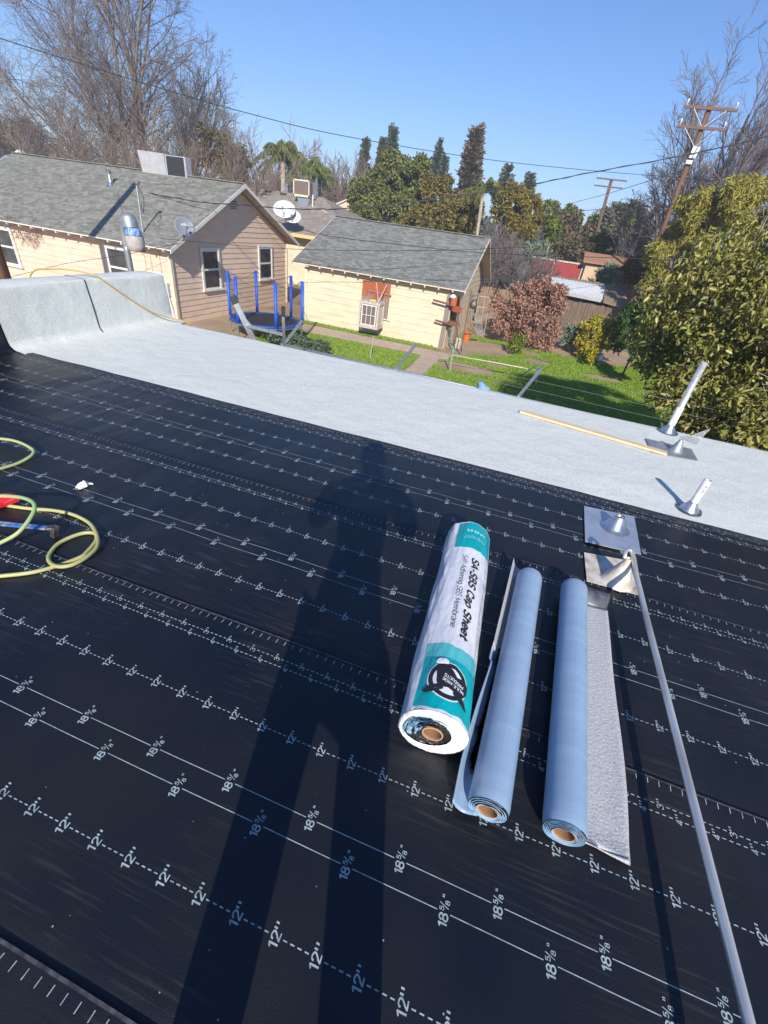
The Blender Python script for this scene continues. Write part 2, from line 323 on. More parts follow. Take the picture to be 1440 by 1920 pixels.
def leafmesh(name, pts, size, m, parent, aspect=2.2, droop=.3, upn=.4, out=None, curl=.25, jit=.35, dirs=None):
    n = len(pts); pts = np.asarray(pts, float)
    a = rng.normal(size=(n, 3)) if dirs is None else dirs + rng.normal(size=(n, 3))*.35
    a[:, 2] -= droop; a /= np.linalg.norm(a, axis=1)[:, None]
    nn = rng.normal(size=(n, 3)); nn[:, 2] += upn*2
    if out is not None: nn += out*1.3
    nn -= a*(nn*a).sum(1)[:, None]; nn /= np.linalg.norm(nn, axis=1)[:, None]
    s = np.cross(a, nn); L = size*(1+rng.uniform(-jit, jit, n))[:, None]; W = L/aspect
    v = np.empty((n, 6, 3))
    v[:, 0] = pts; v[:, 1] = pts+a*L*.3+s*W*.42+nn*W*curl; v[:, 2] = pts+a*L*.7+s*W*.40+nn*W*curl
    v[:, 3] = pts+a*L-nn*L*.12; v[:, 4] = pts+a*L*.7-s*W*.40+nn*W*curl; v[:, 5] = pts+a*L*.3-s*W*.42+nn*W*curl
    org = Vector((0, 0, 0)); q = parent
    while q is not None: org += q.location; q = q.parent
    v = v.reshape(-1, 3)
    if parent is not None: v = v-np.array(org)
    loc = (0, 0, 0)
    if parent is None:
        loc = np.array([v[:, 0].mean(), v[:, 1].mean(), v[:, 2].min()]); v = v-loc
    me = bpy.data.meshes.new(name); me.vertices.add(n*6); me.vertices.foreach_set('co', v.ravel())
    idx = (np.arange(n)*6)[:, None] + np.array([[0, 1, 2, 3, 0, 3, 4, 5]]); me.loops.add(n*8); me.loops.foreach_set('vertex_index', idx.ravel())
    me.polygons.add(n*2); me.polygons.foreach_set('loop_start', np.arange(n*2)*4); me.polygons.foreach_set('loop_total', np.full(n*2, 4))
    at = me.attributes.new('rnd', 'FLOAT', 'FACE'); at.data.foreach_set('value', np.repeat(np.clip(rng.normal(.5, .22, n), 0, 1), 2).astype(np.float32))
    me.materials.append(m); me.update(calc_edges=True); me.validate()
    o = bpy.data.objects.new(name, me); COL.objects.link(o); o.location = loc
    if parent is not None: o.parent = parent
    return o
def clump_points(blobs, n, nclump=40, spread=.28, shell=.55):
    tot = sum(b[1][0]*b[1][1]*b[1][2] for b in blobs)**1; P = []; O = []
    for c, r in blobs:
        w = r[0]*r[1]*r[2]/tot; k = max(4, int(nclump*w)); nn = max(20, int(n*w)); c = np.array(c, float); r = np.array(r, float)
        d = rng.normal(size=(k, 3)); d /= np.linalg.norm(d, axis=1)[:, None]
        cc = d*(shell+(1-shell)*rng.random(k)**.6)[:, None]
        i = rng.integers(0, k, nn); g = rng.normal(size=(nn, 3)); g /= np.linalg.norm(g, axis=1)[:, None]
        q = cc[i] + g*(rng.random(nn)**.5)[:, None]*spread
        P.append(c+q*r); O.append(g)
    return np.concatenate(P), np.concatenate(O)
def tubes_fast(name, segs, m, parent, n=3, smooth=True):
    """segs: array of (x0,y0,z0,r0,x1,y1,z1,r1)"""
    S = np.asarray(segs, float); k = len(S); A, B = S[:, :3], S[:, 4:7]; d = B-A; d /= np.linalg.norm(d, axis=1)[:, None]+1e-9
    h = np.where(np.abs(d[:, 2:3]) > .9, np.array([[1., 0, 0]]), np.array([[0, 0, 1.]])); X = np.cross(d, h); X /= np.linalg.norm(X, axis=1)[:, None]; Y = np.cross(d, X)
    v = np.empty((k, 2*n, 3))
    for j in range(n):
        c, s = math.cos(2*PI*j/n), math.sin(2*PI*j/n)
        v[:, j] = A+(X*c+Y*s)*S[:, 3:4]; v[:, n+j] = B+(X*c+Y*s)*S[:, 7:8]
    org = Vector((0, 0, 0)); q = parent
    while q is not None: org += q.location; q = q.parent
    v = v.reshape(-1, 3)-np.array(org)
    idx = (np.arange(k)*2*n)[:, None, None] + np.array([[[j, (j+1) % n, n+(j+1) % n, n+j] for j in range(n)]])
    me = bpy.data.meshes.new(name); me.vertices.add(k*2*n); me.vertices.foreach_set('co', v.ravel()); me.loops.add(k*n*4); me.loops.foreach_set('vertex_index', idx.ravel())
    me.polygons.add(k*n); me.polygons.foreach_set('loop_start', np.arange(k*n)*4); me.polygons.foreach_set('loop_total', np.full(k*n, 4))
    me.materials.append(m); me.update(calc_edges=True); me.validate()
    if smooth: me.polygons.foreach_set('use_smooth', [True]*len(me.polygons))
    o = bpy.data.objects.new(name, me); COL.objects.link(o)
    if parent is not None: o.parent = parent
    return o
def branchset(starts, levels, kids, ang, lenf, radf, up=.15, wig=.18, minr=.006, nseg=3):
    """starts: list of (pos, dir, len, rad). Returns (thick segs, thin segs)"""
    thick, thin = [], []
    cur = [(np.array(p, float), np.array(d, float)/np.linalg.norm(d), l, r) for p, d, l, r in starts]
    for lv in range(levels):
        nxt = []
        for p, d, l, r in cur:
            q = p.copy(); dd = d.copy(); path = [q.copy()]; dirs = [dd.copy()]
            ns = nseg if lv < levels-1 else 2
            for i in range(ns):
                dd = dd+rng.normal(size=3)*wig+np.array([0, 0, up]); dd /= np.linalg.norm(dd); q2 = q+dd*l/ns
                r0, r1 = r*(1-.55*i/ns), r*(1-.55*(i+1)/ns)
                (thick if lv < 2 else thin).append((*q, max(r0, minr), *q2, max(r1, minr))); q = q2; path.append(q.copy()); dirs.append(dd.copy())
            if lv < levels-1:
                for k in range(kids[lv]):
                    t = .25+.75*(k+rng.random())/kids[lv]; f = t*ns; i = min(int(f), ns-1); bp_ = path[i]+(path[i+1]-path[i])*(f-i); bd = dirs[i+1]
                    ax = rng.normal(size=3); ax -= bd*(ax@bd); ax /= np.linalg.norm(ax); a = ang[lv]*(.6+.8*rng.random())
                    nxt.append((bp_, bd*math.cos(a)+ax*math.sin(a), l*lenf[lv]*(1.15-.5*t)*(.7+.6*rng.random()), r*radf[lv]*(1-.4*t)))
        cur = nxt
    return thick, thin

# ------------------------------------------------------------------ lettering as real (flat) mesh
_tc = {}
# own stroke alphabet: (advance, [polylines]); a polyline starting with 'c' is a smooth curve
GL = {
 '1': (.42, [[(.04, .78), (.28, .97)], [(.28, 0), (.28, 1)]]),
 '2': (.60, [['c', (.04, .74), (.10, .93), (.30, 1), (.50, .90), (.52, .70), (.40, .50), (.20, .28), (.05, .02)], [(.02, .03), (.56, .03)]]),
 '3': (.60, [['c', (.05, .82), (.16, .97), (.32, 1), (.50, .88), (.48, .66), (.26, .54)], ['c', (.26, .54), (.50, .46), (.55, .24), (.42, .04), (.22, 0), (.03, .18)]]),
 '4': (.60, [[(.40, 0), (.40, 1), (.02, .28), (.58, .28)]]),
 '5': (.60, [[(.52, .97), (.12, .97), (.07, .52)], ['c', (.07, .52), (.30, .64), (.52, .50), (.54, .22), (.36, .01), (.14, .02), (.02, .16)]]),
 '8': (.60, [['c', (.30, .54), (.10, .64), (.08, .86), (.30, 1), (.52, .86), (.50, .64), (.30, .54), (.06, .42), (.04, .14), (.30, 0), (.56, .14), (.54, .42), (.30, .54)]]),
 '"': (.52, [[(.08, 1), (.06, .66)], [(.42, 1), (.40, .66)]]),
 '/': (.40, [[(.0, 0), (.38, 1)]]),
 '-': (.40, [[(.06, .40), (.34, .40)]]), ' ': (.26, []),
 'S': (.62, [['c', (.55, .80), (.45, .97), (.22, .98), (.07, .82), (.12, .60), (.34, .50), (.54, .38), (.54, .14), (.38, .01), (.16, .02), (.04, .20)]]),
 'A': (.66, [[(.0, 0), (.32, 1), (.64, 0)], [(.12, .30), (.52, .30)]]),
 'B': (.62, [[(.08, 0), (.08, 1)], ['c', (.08, .98), (.36, .98), (.50, .86), (.48, .62), (.32, .53), (.08, .53)], ['c', (.08, .53), (.38, .52), (.56, .38), (.55, .12), (.36, .02), (.08, .02)]]),
 'C': (.64, [['c', (.58, .76), (.44, .97), (.22, .97), (.06, .74), (.05, .28), (.20, .03), (.44, .02), (.58, .24)]]),
 'D': (.66, [[(.08, 0), (.08, 1)], ['c', (.08, .98), (.36, .97), (.56, .76), (.57, .26), (.38, .03), (.08, .02)]]),
 'E': (.56, [[(.52, .97), (.08, .97), (.08, .03), (.54, .03)], [(.08, .52), (.46, .52)]]),
 'H': (.66, [[(.08, 0), (.08, 1)], [(.56, 0), (.56, 1)], [(.08, .52), (.56, .52)]]),
 'I': (.24, [[(.11, 0), (.11, 1)]]), 'L': (.52, [[(.08, 1), (.08, .03), (.50, .03)]]),
 'M': (.80, [[(.08, 0), (.08, .98), (.38, .20), (.68, .98), (.68, 0)]]),
 'O': (.68, [['c', (.32, .99), (.12, .88), (.04, .50), (.12, .12), (.32, .01), (.52, .12), (.60, .50), (.52, .88), (.32, .99)]]),
 'P': (.58, [[(.08, 0), (.08, 1)], ['c', (.08, .98), (.38, .98), (.53, .84), (.52, .60), (.36, .46), (.08, .46)]]),
 'R': (.62, [[(.08, 0), (.08, 1)], ['c', (.08, .98), (.38, .98), (.53, .84), (.52, .60), (.36, .48), (.08, .48)], [(.34, .48), (.58, 0)]]),
 'T': (.58, [[(.0, .97), (.56, .97)], [(.28, 0), (.28, .97)]]),
 'U': (.66, [['c', (.08, 1), (.08, .5), (.10, .18), (.32, .01), (.54, .18), (.56, .5), (.56, 1)]]),
 'Z': (.58, [[(.04, .97), (.52, .97), (.04, .03), (.54, .03)]]),
 'a': (.54, [['c', (.06, .56), (.16, .70), (.36, .70), (.45, .54), (.45, .0)], ['c', (.45, .42), (.20, .38), (.04, .24), (.08, .04), (.26, .0), (.45, .16)]]),
 'b': (.54, [[(.08, 0), (.08, 1)], ['c', (.08, .50), (.26, .70), (.46, .58), (.48, .20), (.28, .0), (.08, .18)]]),
 'd': (.54, [[(.46, 0), (.46, 1)], ['c', (.46, .50), (.28, .70), (.08, .58), (.06, .20), (.26, .0), (.46, .18)]]),
 'e': (.54, [['c', (.06, .38), (.48, .38), (.44, .62), (.26, .70), (.08, .56), (.06, .20), (.24, .0), (.47, .14)]]),
 'f': (.32, [['c', (.32, .98), (.18, .96), (.14, .80), (.14, 0)], [(.0, .66), (.30, .66)]]),
 'g': (.54, [['c', (.46, .68), (.46, -.05), (.30, -.24), (.08, -.16)], ['c', (.46, .50), (.28, .70), (.08, .58), (.06, .22), (.26, .02), (.46, .18)]]),
 'h': (.54, [[(.08, 0), (.08, 1)], ['c', (.08, .48), (.24, .69), (.42, .62), (.46, .40), (.46, 0)]]),
 'i': (.20, [[(.09, 0), (.09, .68)], [(.09, .88), (.09, .98)]]), 'l': (.20, [[(.09, 0), (.09, 1)]]),
 'm': (.80, [[(.08, 0), (.08, .68)], ['c', (.08, .48), (.22, .69), (.36, .60), (.38, .40), (.38, 0)], ['c', (.38, .48), (.52, .69), (.66, .60), (.68, .40), (.68, 0)]]),
 'n': (.54, [[(.08, 0), (.08, .68)], ['c', (.08, .48), (.24, .69), (.42, .62), (.46, .40), (.46, 0)]]),
 'p': (.54, [[(.08, -.26), (.08, .68)], ['c', (.08, .50), (.26, .70), (.46, .58), (.48, .20), (.28, .0), (.08, .18)]]),
 'r': (.34, [[(.08, 0), (.08, .68)], ['c', (.08, .44), (.16, .64), (.34, .66)]]),
 't': (.36, [['c', (.15, .98), (.14, .14), (.20, .01), (.32, .03)], [(.0, .62), (.36, .62)]]),
 'c': (.50, [['c', (.46, .54), (.28, .70), (.08, .56), (.06, .18), (.24, .0), (.46, .14)]]),
 'k': (.50, [[(.08, 0), (.08, 1)], [(.44, .68), (.10, .30)], [(.20, .40), (.48, 0)]]), 'J': (.5, [['c', (.40, 1), (.40, .2), (.22, .0), (.04, .16)]]),
 'u': (.54, [['c', (.08, .68), (.08, .22), (.22, .0), (.44, .20), (.46, .68)], [(.46, .68), (.46, 0)]]), 'o': (.56, [['c', (.27, .70), (.08, .56), (.06, .18), (.27, .0), (.48, .18), (.46, .56), (.27, .70)]]), 's': (.48, [['c', (.42, .58), (.24, .70), (.08, .56), (.16, .40), (.36, .30), (.40, .12), (.22, .0), (.04, .12)]])}
def _cr(P_, k=5):
    out = []
    for i in range(len(P_)-1):
        a_, b_, c_, d_ = (np.array(P_[j], float) for j in (max(i-1, 0), i, i+1, min(i+2, len(P_)-1)))
        for j in range(k):
            t = j/k; out.append(.5*((2*b_)+(-a_+c_)*t+(2*a_-5*b_+4*c_-d_)*t*t+(-a_+3*b_-3*c_+d_)*t**3))
    return out+[np.array(P_[-1], float)]
def glyphs(text, bold=.02, shear=0.):
    """bold = stroke thickness as a fraction of the letter height"""
    key = (text, bold, shear)
    if key in _tc: return _tc[key]
    V, F, x = [], [], 0.
    for ch in text:
        adv, strokes = GL[ch]
        for st_ in strokes:
            pl_ = _cr(st_[1:]) if st_[0] == 'c' else [np.array(p, float) for p in st_]
            q = []
            for i in range(len(pl_)-1):      # subdivide so that lettering can follow curved surfaces
                n_ = max(1, int(np.linalg.norm(pl_[i+1]-pl_[i])/.25+.5)) 
                q += [pl_[i]+(pl_[i+1]-pl_[i])*j/n_ for j in range(n_)]
            q.append(pl_[-1]); k = len(q); o0 = len(V)
            for i in range(k):
                t0 = q[i]-q[i-1] if i else q[1]-q[0]; t1 = q[i+1]-q[i] if i < k-1 else t0
                t0 = t0/(np.linalg.norm(t0)+1e-9); t1 = t1/(np.linalg.norm(t1)+1e-9); n0 = np.array([-t0[1], t0[0]]); n1 = np.array([-t1[1], t1[0]]); mm = n0+n1; l_ = np.linalg.norm(mm)
                mm = mm/l_ if l_ > .2 else n0; sc = min(1.8, 1/max(.3, mm@n0)); e_ = 0
                p = q[i]+(t1*-1 if i == 0 else t0 if i == k-1 else 0*t0)*bold*.12
                for sg in (1, -1): w_ = p+mm*sg*bold*.5*sc; V.append((x+w_[0]+shear*w_[1], w_[1]))
            F += [(o0+2*i, o0+2*i+1, o0+2*i+3, o0+2*i+2) for i in range(k-1)]
        x += adv+bold*.55
    v = np.array(V); lo, hi = v.min(0), v.max(0); v = (v-(lo+hi)/2)/(hi-lo)
    _tc[key] = (v, F); return v, F
def put_text(mb, text, fn, w, h, bold=.17, shear=0., mi=0, sub=0):
    """fn(a, b): maps metres along the line / up the letter to a 3D point"""
    v, f = glyphs(text, bold, shear); mb.add([fn(p[0]*w, p[1]*h) for p in v], f, mi)

# ------------------------------------------------------------------ the roof we stand on
Y0, PER, YE = 2.753, .914, 4.665
OFF = dict(a3=.0794, a4=.103, b12=.3096, b18a=.4825, b18b=.5407, a12=.712)
XL, XR = -4.21, 6.4
def hz(x, y):
    """soft ripples of the loose-laid underlayment"""
    return .0065*(mnoise.noise(Vector((x*1.3+y*1.1, y*.9-x*.35, 3.1)))+.6*mnoise.noise(Vector((x*3.1+y*2.2, y*2.1, 9))))
_WR = [(-2.05, .95, .62, .78, .006, .05), (-1.35, 1.25, .55, .83, .005, .06), (-2.9, 1.6, .70, .71, .006, .06), (-.75, 2.05, .35, .94, .004, .05), (-3.5, 2.1, .8, .6, .005, .05), (1.5, 1.9, -.3, .95, .004, .05), (2.0, 1.2, .4, .9, .005, .06), (-.2, 2.3, .6, .8, .004, .05), (1.25, .35, .9, .43, .004, .05), (-1.0, .1, .85, .5, .0035, .05)]
_hz0 = hz
def hz(x, y):
    z = _hz0(x, y)
    for wx, wy, dx, dy, h_, w_ in _WR:      # soft diagonal wrinkles
        a = (x-wx)*dx+(y-wy)*dy
        if abs(a) < .5:
            b_ = -(x-wx)*dy+(y-wy)*dx+.02*math.sin(a*9); z += h_*math.exp(-(b_/w_)**2)*math.exp(-(a/.26)**2)
    return z
def sheet_z(s, x, y):
    d = (Y0-s*PER)-y
    return .006+hz(x, y)*min(1, max(0, .3+d))+.0045*max(0, 1-d/.12)
roof = thing('flat_roof_building', 'flat roofed building in the foreground with black marked underlayment and pale grey cap sheet', 'building', (0, 0, G))
b = MB(); b.box2((-4.42, -7, G), (7, YE-.06, -.02)); b.build('wall', 'stucco', roof)
for s in range(6):
    ytop, ybot = Y0-s*PER, Y0-(s+1)*PER-.03
    b = MB(); nu, nv = 300, 34
    def fn(u, v, s=s, ytop=ytop, ybot=ybot):
        x = XL-.1+(XR-XL+.1)*u; y = ytop+(ybot-ytop)*v
        z = sheet_z(s, x, y)
        if v > .955: z = .004+hz(x, y)*.5-.004
        return (x, y+.004*math.sin(x*2.3+s)*(1 if v < .02 else 0), z)
    b.grid(fn, nu, nv, flip=True)
    o = b.build('underlayment_sheet', 'membrane', roof, smooth=True)
    # cut edge, catching light
    e = MB()
    def fe(u, v, s=s, ytop=ytop):
        x = XL-.05+(XR-XL)*u; y = ytop+.004*math.sin(x*2.3+s)
        return (x, y+.0035-(.0065*v if v > .5 else 0), (.001 if v == 0 else sheet_z(s, x, y)+.0016))
    e.grid(fe, 150, 2); e.build('sheet_edge', 'lap_edge', o)
    # printed marks
    pr = MB(); x0, x1 = -4.05, 3.6
    def P(x, y): return (x, y, sheet_z(s, x, y)+.0009+(.0006 if ytop-y < .16 else 0))
    def wob(x, k): return .004*mnoise.noise(Vector((x*.9, k*7.3+s*3.1, 1)))
    def label(x, y, txt, ln, ht):
        put_text(pr, txt, lambda a, b_: P(x-b_, y+a), ln, ht, .15 if len(txt) > 2 else .13)
    def strip(xa, xb, y, k, w, ln=.05):
        n = max(1, int((xb-xa)/ln+.5)); vs = []
        for i in range(n+1):
            x = xa+(xb-xa)*i/n; yy = y+wob(x, k); vs += [P(x, yy-w/2), P(x, yy+w/2)]
        pr.add(vs, [(2*i, 2*i+2, 2*i+3, 2*i+1) for i in range(n)])
    for kk, key, txt, ln, ht, sp, ph in ((1, 'a3', '3"', .027, .020, .0985, -1.214), (2, 'a4', '4"', .027, .020, .0985, -1.167), (3, 'b12', '12"', .043, .023, .0990, -.933), (4, 'a12', '12"', .043, .023, .0990, -.852)):
        y = ytop-OFF[key]; k0 = int((x0-ph)/sp); x = ph+k0*sp+ (s-2)*.021
        while x < x1:
            yy = y+wob(x, kk)
            label(x, yy+.002, txt, ln, ht)
            nd = 4; g0 = ht*.62; L_ = (sp-2*g0)/nd
            for j in range(nd):
                a = x+g0+L_*(j+.22); strip(a, a+L_*.56, y, kk, .0027, .1)
            x += sp
    for kk, key, ph in ((5, 'b18a', -1.187), (6, 'b18b', -1.061)):
        y = ytop-OFF[key]; sp = .25; k0 = int((x0-ph)/sp); x = ph+k0*sp+(s-2)*.057
        while x < x1:
            yy = y+wob(x, kk)
            put_text(pr, '18', lambda a, b_: P(x-b_+.001, yy-.014+a), .027, .0235, .17)
            put_text(pr, '5', lambda a, b_: P(x-b_-.006, yy+.006+a), .009, .012, .17)
            put_text(pr, '/', lambda a, b_: P(x-b_-.001, yy+.0125+a), .009, .023, .10)
            put_text(pr, '8', lambda a, b_: P(x-b_+.006, yy+.0195+a), .009, .012, .17)
            put_text(pr, '"', lambda a, b_: P(x-b_-.006, yy+.030+a), .006, .006, .2)
            strip(x+.016, x+sp-.016, y, kk, .0021)
            x += sp
    # ruler ticks at the lap, and the cut-off tops of the next sheet's print showing past it
    x = x0; i = 0
    while x < x1:
        y = ytop-.006; pr.add([P(x, y), P(x+.0022, y), P(x+.0022-.001, y-.017), P(x-.001, y-.017)], [(0, 1, 2, 3)])
        if i % 4 == 0 and s > 0:
            yy = ytop+.004; z = hz(x, yy)*.5+.0014; pr.add([(x-.004, yy, z), (x+.006, yy, z), (x+.006, yy+.007, z), (x-.004, yy+.007, z)], [(0, 1, 2, 3)])
        x += .0332; i += 1
    pr.build('printed_marks', 'print', o)
# black selvedge band beside the cap sheet
b = MB()
b.grid(lambda u, v: (XL+(XR-XL)*u, Y0-.05+.105*v+.003*math.sin(u*60), .0115+.002*mnoise.noise(Vector((u*60, v*3, 0)))+(-.006 if v == 0 else 0)), 160, 4)
b.build('selvedge_strip', mat('selvedge', (.05, .055, .07), .55, col2=(.018, .02, .024), scale=35, contrast=(.42, .6)), roof, smooth=True)
b = MB()
x = XL+.03
while x < 3.6:
    y = Y0-.052; b.add([(x, y, .0155), (x+.012, y, .0155), (x+.006, y-.009, .0155), (x+.099, y, .0155), (x+.099, y+.0006, .0155), (x+.012, y+.0006, .0155)], [(0, 2, 1), (1, 3, 4, 5)]); x += .099
_sm = b.build('printed_marks', 'print', roof)
b = MB()
def capfn(u, v):
    x = XL-.02+(XR-XL)*u; y = Y0+.03+(YE-Y0-.03)*v
    return (x, y+(.006*mnoise.noise(Vector((x*3, 0, 5))) if v in (0, 1) else 0), .016+.004*mnoise.noise(Vector((x*.8, y*1.3, 7)))+.0015*mnoise.noise(Vector((x*4, y*4, 2)))-(.012 if v == 1 else 0))
b.grid(capfn, 150, 40, flip=True)
cap = b.build('cap_sheet', 'cap', roof, smooth=True)
b = MB(); b.grid(lambda u, v: (XL+(XR-XL)*u, YE-.003+.006*mnoise.noise(Vector(((XL+(XR-XL)*u)*3, 0, 5))), .006-.16*v), 80, 2); b.build('drip_edge', 'galv_dull', roof, solid=.002)
# parapet wrapped in sheet: cove, face, rounded top, back
prof = [(-4.10, .002)]
for k in range(9):
    a = PI/2*k/8; prof.append((-4.205-.085*math.sin(a), .012+.085*(1-math.cos(a))))
prof += [(-4.30, .22), (-4.315, .34), (-4.33, .455)]
for k in range(1, 7):
    a = PI/2*k/6; prof.append((-4.355+.022*math.cos(a), .485+.024*math.sin(a)))
prof += [(-4.48, .515), (-4.60, .510), (-4.63, .48), (-4.64, .2), (-4.64, -.4)]
def par(y0, y1, name, m, lift, ny):
    b = MB(); n = len(prof)-1
    def f(u, v):
        i = int(round(u*n)); x, z = prof[i]; y = y0+(y1-y0)*v
        w = .006*mnoise.noise(Vector((i*.35, y*1.7, 4)))+.005*mnoise.noise(Vector((i*.8, y*5, 14)))
        nx = .7 if i < 15 else 0
        if v == 1 and lift: w -= .01
        return (x+lift+w*nx, y, z+lift+w*(1-nx)*.8+(.008*(1 if i > 10 and i < 18 else 0))*mnoise.noise(Vector((y*1.2, 0, 6))))
    b.grid(f, n, ny, flip=True); return b.build(name, m, roof, smooth=True)
b = MB(); pts = [(p[0]-.005, -7, p[1]-.01) for p in prof]+[(-4.42, -7, -.4)]; b.prism(pts, (0, 7+4.7, 0)); b.build('parapet', 'trim_white', roof)
par(-7, 2.78, 'parapet_underlayment', 'membrane', .001, 60)
w1 = par(2.72, 3.72, 'parapet_cap_sheet', 'cap', .006, 24)
w2 = par(3.66, 4.735, 'parapet_cap_sheet', 'cap', .012, 26)
b = MB(); b.tube([(p[0]+.010, 3.655, p[1]+.010) for p in prof[4:17]], .0055, 5); b.build('seam_bead', 'bitumen', w2)
b = MB(); b.add([(p[0]+.011, 4.735, p[1]+.011) for p in prof]+[(-4.42, 4.735, -.4), (-4.17, 4.735, -.05)], [tuple(range(len(prof)+2))]); b.build('parapet_end_sheet', 'cap', roof)

# ------------------------------------------------------------------ things lying on the roof
def roll_frame(p0, p1):
    p0, p1 = Vector(p0), Vector(p1); d = (p1-p0).normalized(); x = Vector((d.y, -d.x, 0)).normalized(); u = x.cross(d); return p0, d, x, u, (p1-p0).length
# big wrapped roll
RB = .103
bg = thing('wrapped_roll', 'thick new membrane roll in white and teal printed wrapper lying on the black roof', 'roll', (.03, 1.25, .015), 'rolls lying on the black roof')
p0, d, xx, uu, L = roll_frame((.060, .735, RB+.012), (.006, 1.742, RB+.012))
def cyl(a, t, r=RB, wr=.0):      # a: angle, 0 = top, + to the right; t: metres from near end
    rr = r + wr*(mnoise.noise(Vector((a*1.6, t*2.2, 1)))+.5*mnoise.noise(Vector((a*4.2, t*6-a*3, 2)))+.25*mnoise.noise(Vector((a*11, t*13+a*5, 5))))
    e = 0
    if a < -.75: e = .0035*max(0, math.sin(t*19+a*6))
    return tuple(p0 + d*t + xx*(math.sin(a)*(rr+e)) + uu*(math.cos(a)*(rr+e)))
WR = .0045
def area(name, a0, a1, t0, t1, m, na=40, ntt=60, lift=0., skew=0.):
    b = MB(); b.grid(lambda u, v: cyl(a0+(a1-a0)*u+skew*(v-.5), t0+(t1-t0)*v, RB+lift, WR), na, ntt, flip=False); return b.build(name, m, bg, smooth=True)
wrapper = area('wrapper', -PI, PI, 0, L, 'wrap_white', 110, 150)
def panel(name, a0, a1, t0, t1, m, lift, bend=0.):
    b = MB(); b.grid(lambda u, v: cyl(a0+(a1-a0)*u, t0+(t1-t0)*v+bend*math.sin(u*PI)*(v)+.006*mnoise.noise(Vector((u*5, v*2, t0))), RB+lift, WR), 44, 40)
    o = b.build(name, m, bg, smooth=True); return o
panel('teal_panel', -.80, 1.25, .012, .215, 'wrap_teal', .0009)
panel('teal_panel', -.80, 1.12, .195, .25, 'wrap_teal2', .0013)
panel('teal_panel', -.62, 1.22, .805, .995, 'wrap_teal', .0009, .01)
panel('tape_strip', .98, 1.45, .25, .81, 'wrap_dirty', .0013)
def on_roll(a0, t0, rot, lift=.003):
    c, s = math.cos(rot), math.sin(rot)
    def f(a, b_):      # a along text, b up; rot = 0: text runs towards the far end, letters' tops to the left
        t = a*c-b_*s; q = a*s+b_*c
        return cyl(a0-q/RB, t0+t, RB+lift, WR)
    return f
pr = MB()
put_text(pr, 'SA-SBS Cap Sheet', on_roll(.36, .515, PI), .455, .042, .19, .22)
pr.build('lettering', 'ink', wrapper)
pr = MB(); put_text(pr, 'Self-Adhering SBS Membrane', on_roll(-.08, .535, PI), .42, .028, .08, 0); pr.build('lettering', 'ink_grey', wrapper)
# emblem: ring, animal head with two long ears, muzzle
E0, ET, ER = .10, .112, .062
def em(x, y, l): # emblem coordinates in metres, x right, y up-roll (far)
    return cyl(E0+x/RB, ET+y, RB+l*1.7, WR)
def disc(r, l, m, r2=0, cx=0, cy=0):
    b = MB(); b.grid(lambda u, v: em(cx+(r2+(r-r2)*v)*math.cos(2*PI*u), cy+(r2+(r-r2)*v)*math.sin(2*PI*u), l), 48, 5, flip=True); b.build('emblem', m, wrapper)
disc(ER+.004, .0017, 'ink_white'); disc(ER, .0022, 'ink', ER-.014)
def shape(poly, l, m):
    b = MB(); c = (sum(p[0] for p in poly)/len(poly), sum(p[1] for p in poly)/len(poly)); n = len(poly); K = 4; vs = []
    for k in range(K+1):
        for p in poly: vs.append(em(c[0]+(p[0]-c[0])*k/K, c[1]+(p[1]-c[1])*k/K, l))
    b.add(vs, [(k*n+i, k*n+(i+1) % n, (k+1)*n+(i+1) % n, (k+1)*n+i) for k in range(K) for i in range(n)]); b.build('emblem', m, wrapper)
head = [(-.040, .052), (-.012, .058), (.012, .036), (.026, .022), (.052, .028), (.066, .010), (.064, -.018), (.050, -.036), (.022, -.030), (.0, -.024), (-.022, -.030), (-.034, -.018), (-.036, .004), (-.040, .030)]
shape(head, .0028, 'ink')
shape([(-.018, -.016), (-.030, -.022), (-.060, -.034), (-.076, -.050), (-.060, -.056), (-.036, -.050), (-.012, -.034)], .0030, 'ink')
shape([(.020, -.026), (.040, -.030), (.060, -.046), (.074, -.070), (.060, -.068), (.040, -.056), (.018, -.038)], .0030, 'ink')
shape([(-.044, .050), (-.046, .062), (-.038, .072), (-.020, .074), (-.010, .068), (-.008, .056), (-.020, .052)], .0036, 'ink_white')
pr = MB()
put_text(pr, 'PRODUCTS', lambda a, b_: em(.016-a-b_*.15, .008-b_+a*.30-.002, .0036), .062, .0115, .16)
put_text(pr, 'MULE-HIDE', lambda a, b_: em(.016-a-b_*.15, -.0085-b_+a*.30-.002, .0036), .070, .0115, .16)
pr.build('lettering', 'ink_white', wrapper)
pr = MB()
put_text(pr, 'CAPIZO', lambda a, b_: cyl(.22-(a+b_*.2)/RB, .875-b_+.012*math.cos(a*20), RB+.003, WR), .10, .020, .09, .3)
pr.build('lettering', 'ink_pale', wrapper)
pr = MB()
for k, t in enumerate(('n', 'o', 'u')): put_text(pr, t, lambda a, b_, k=k: cyl(-.08+k*.30-a/RB, .935-b_, RB+.003, WR), .024, .020, .2)
pr.build('lettering', 'ink_pale', wrapper)
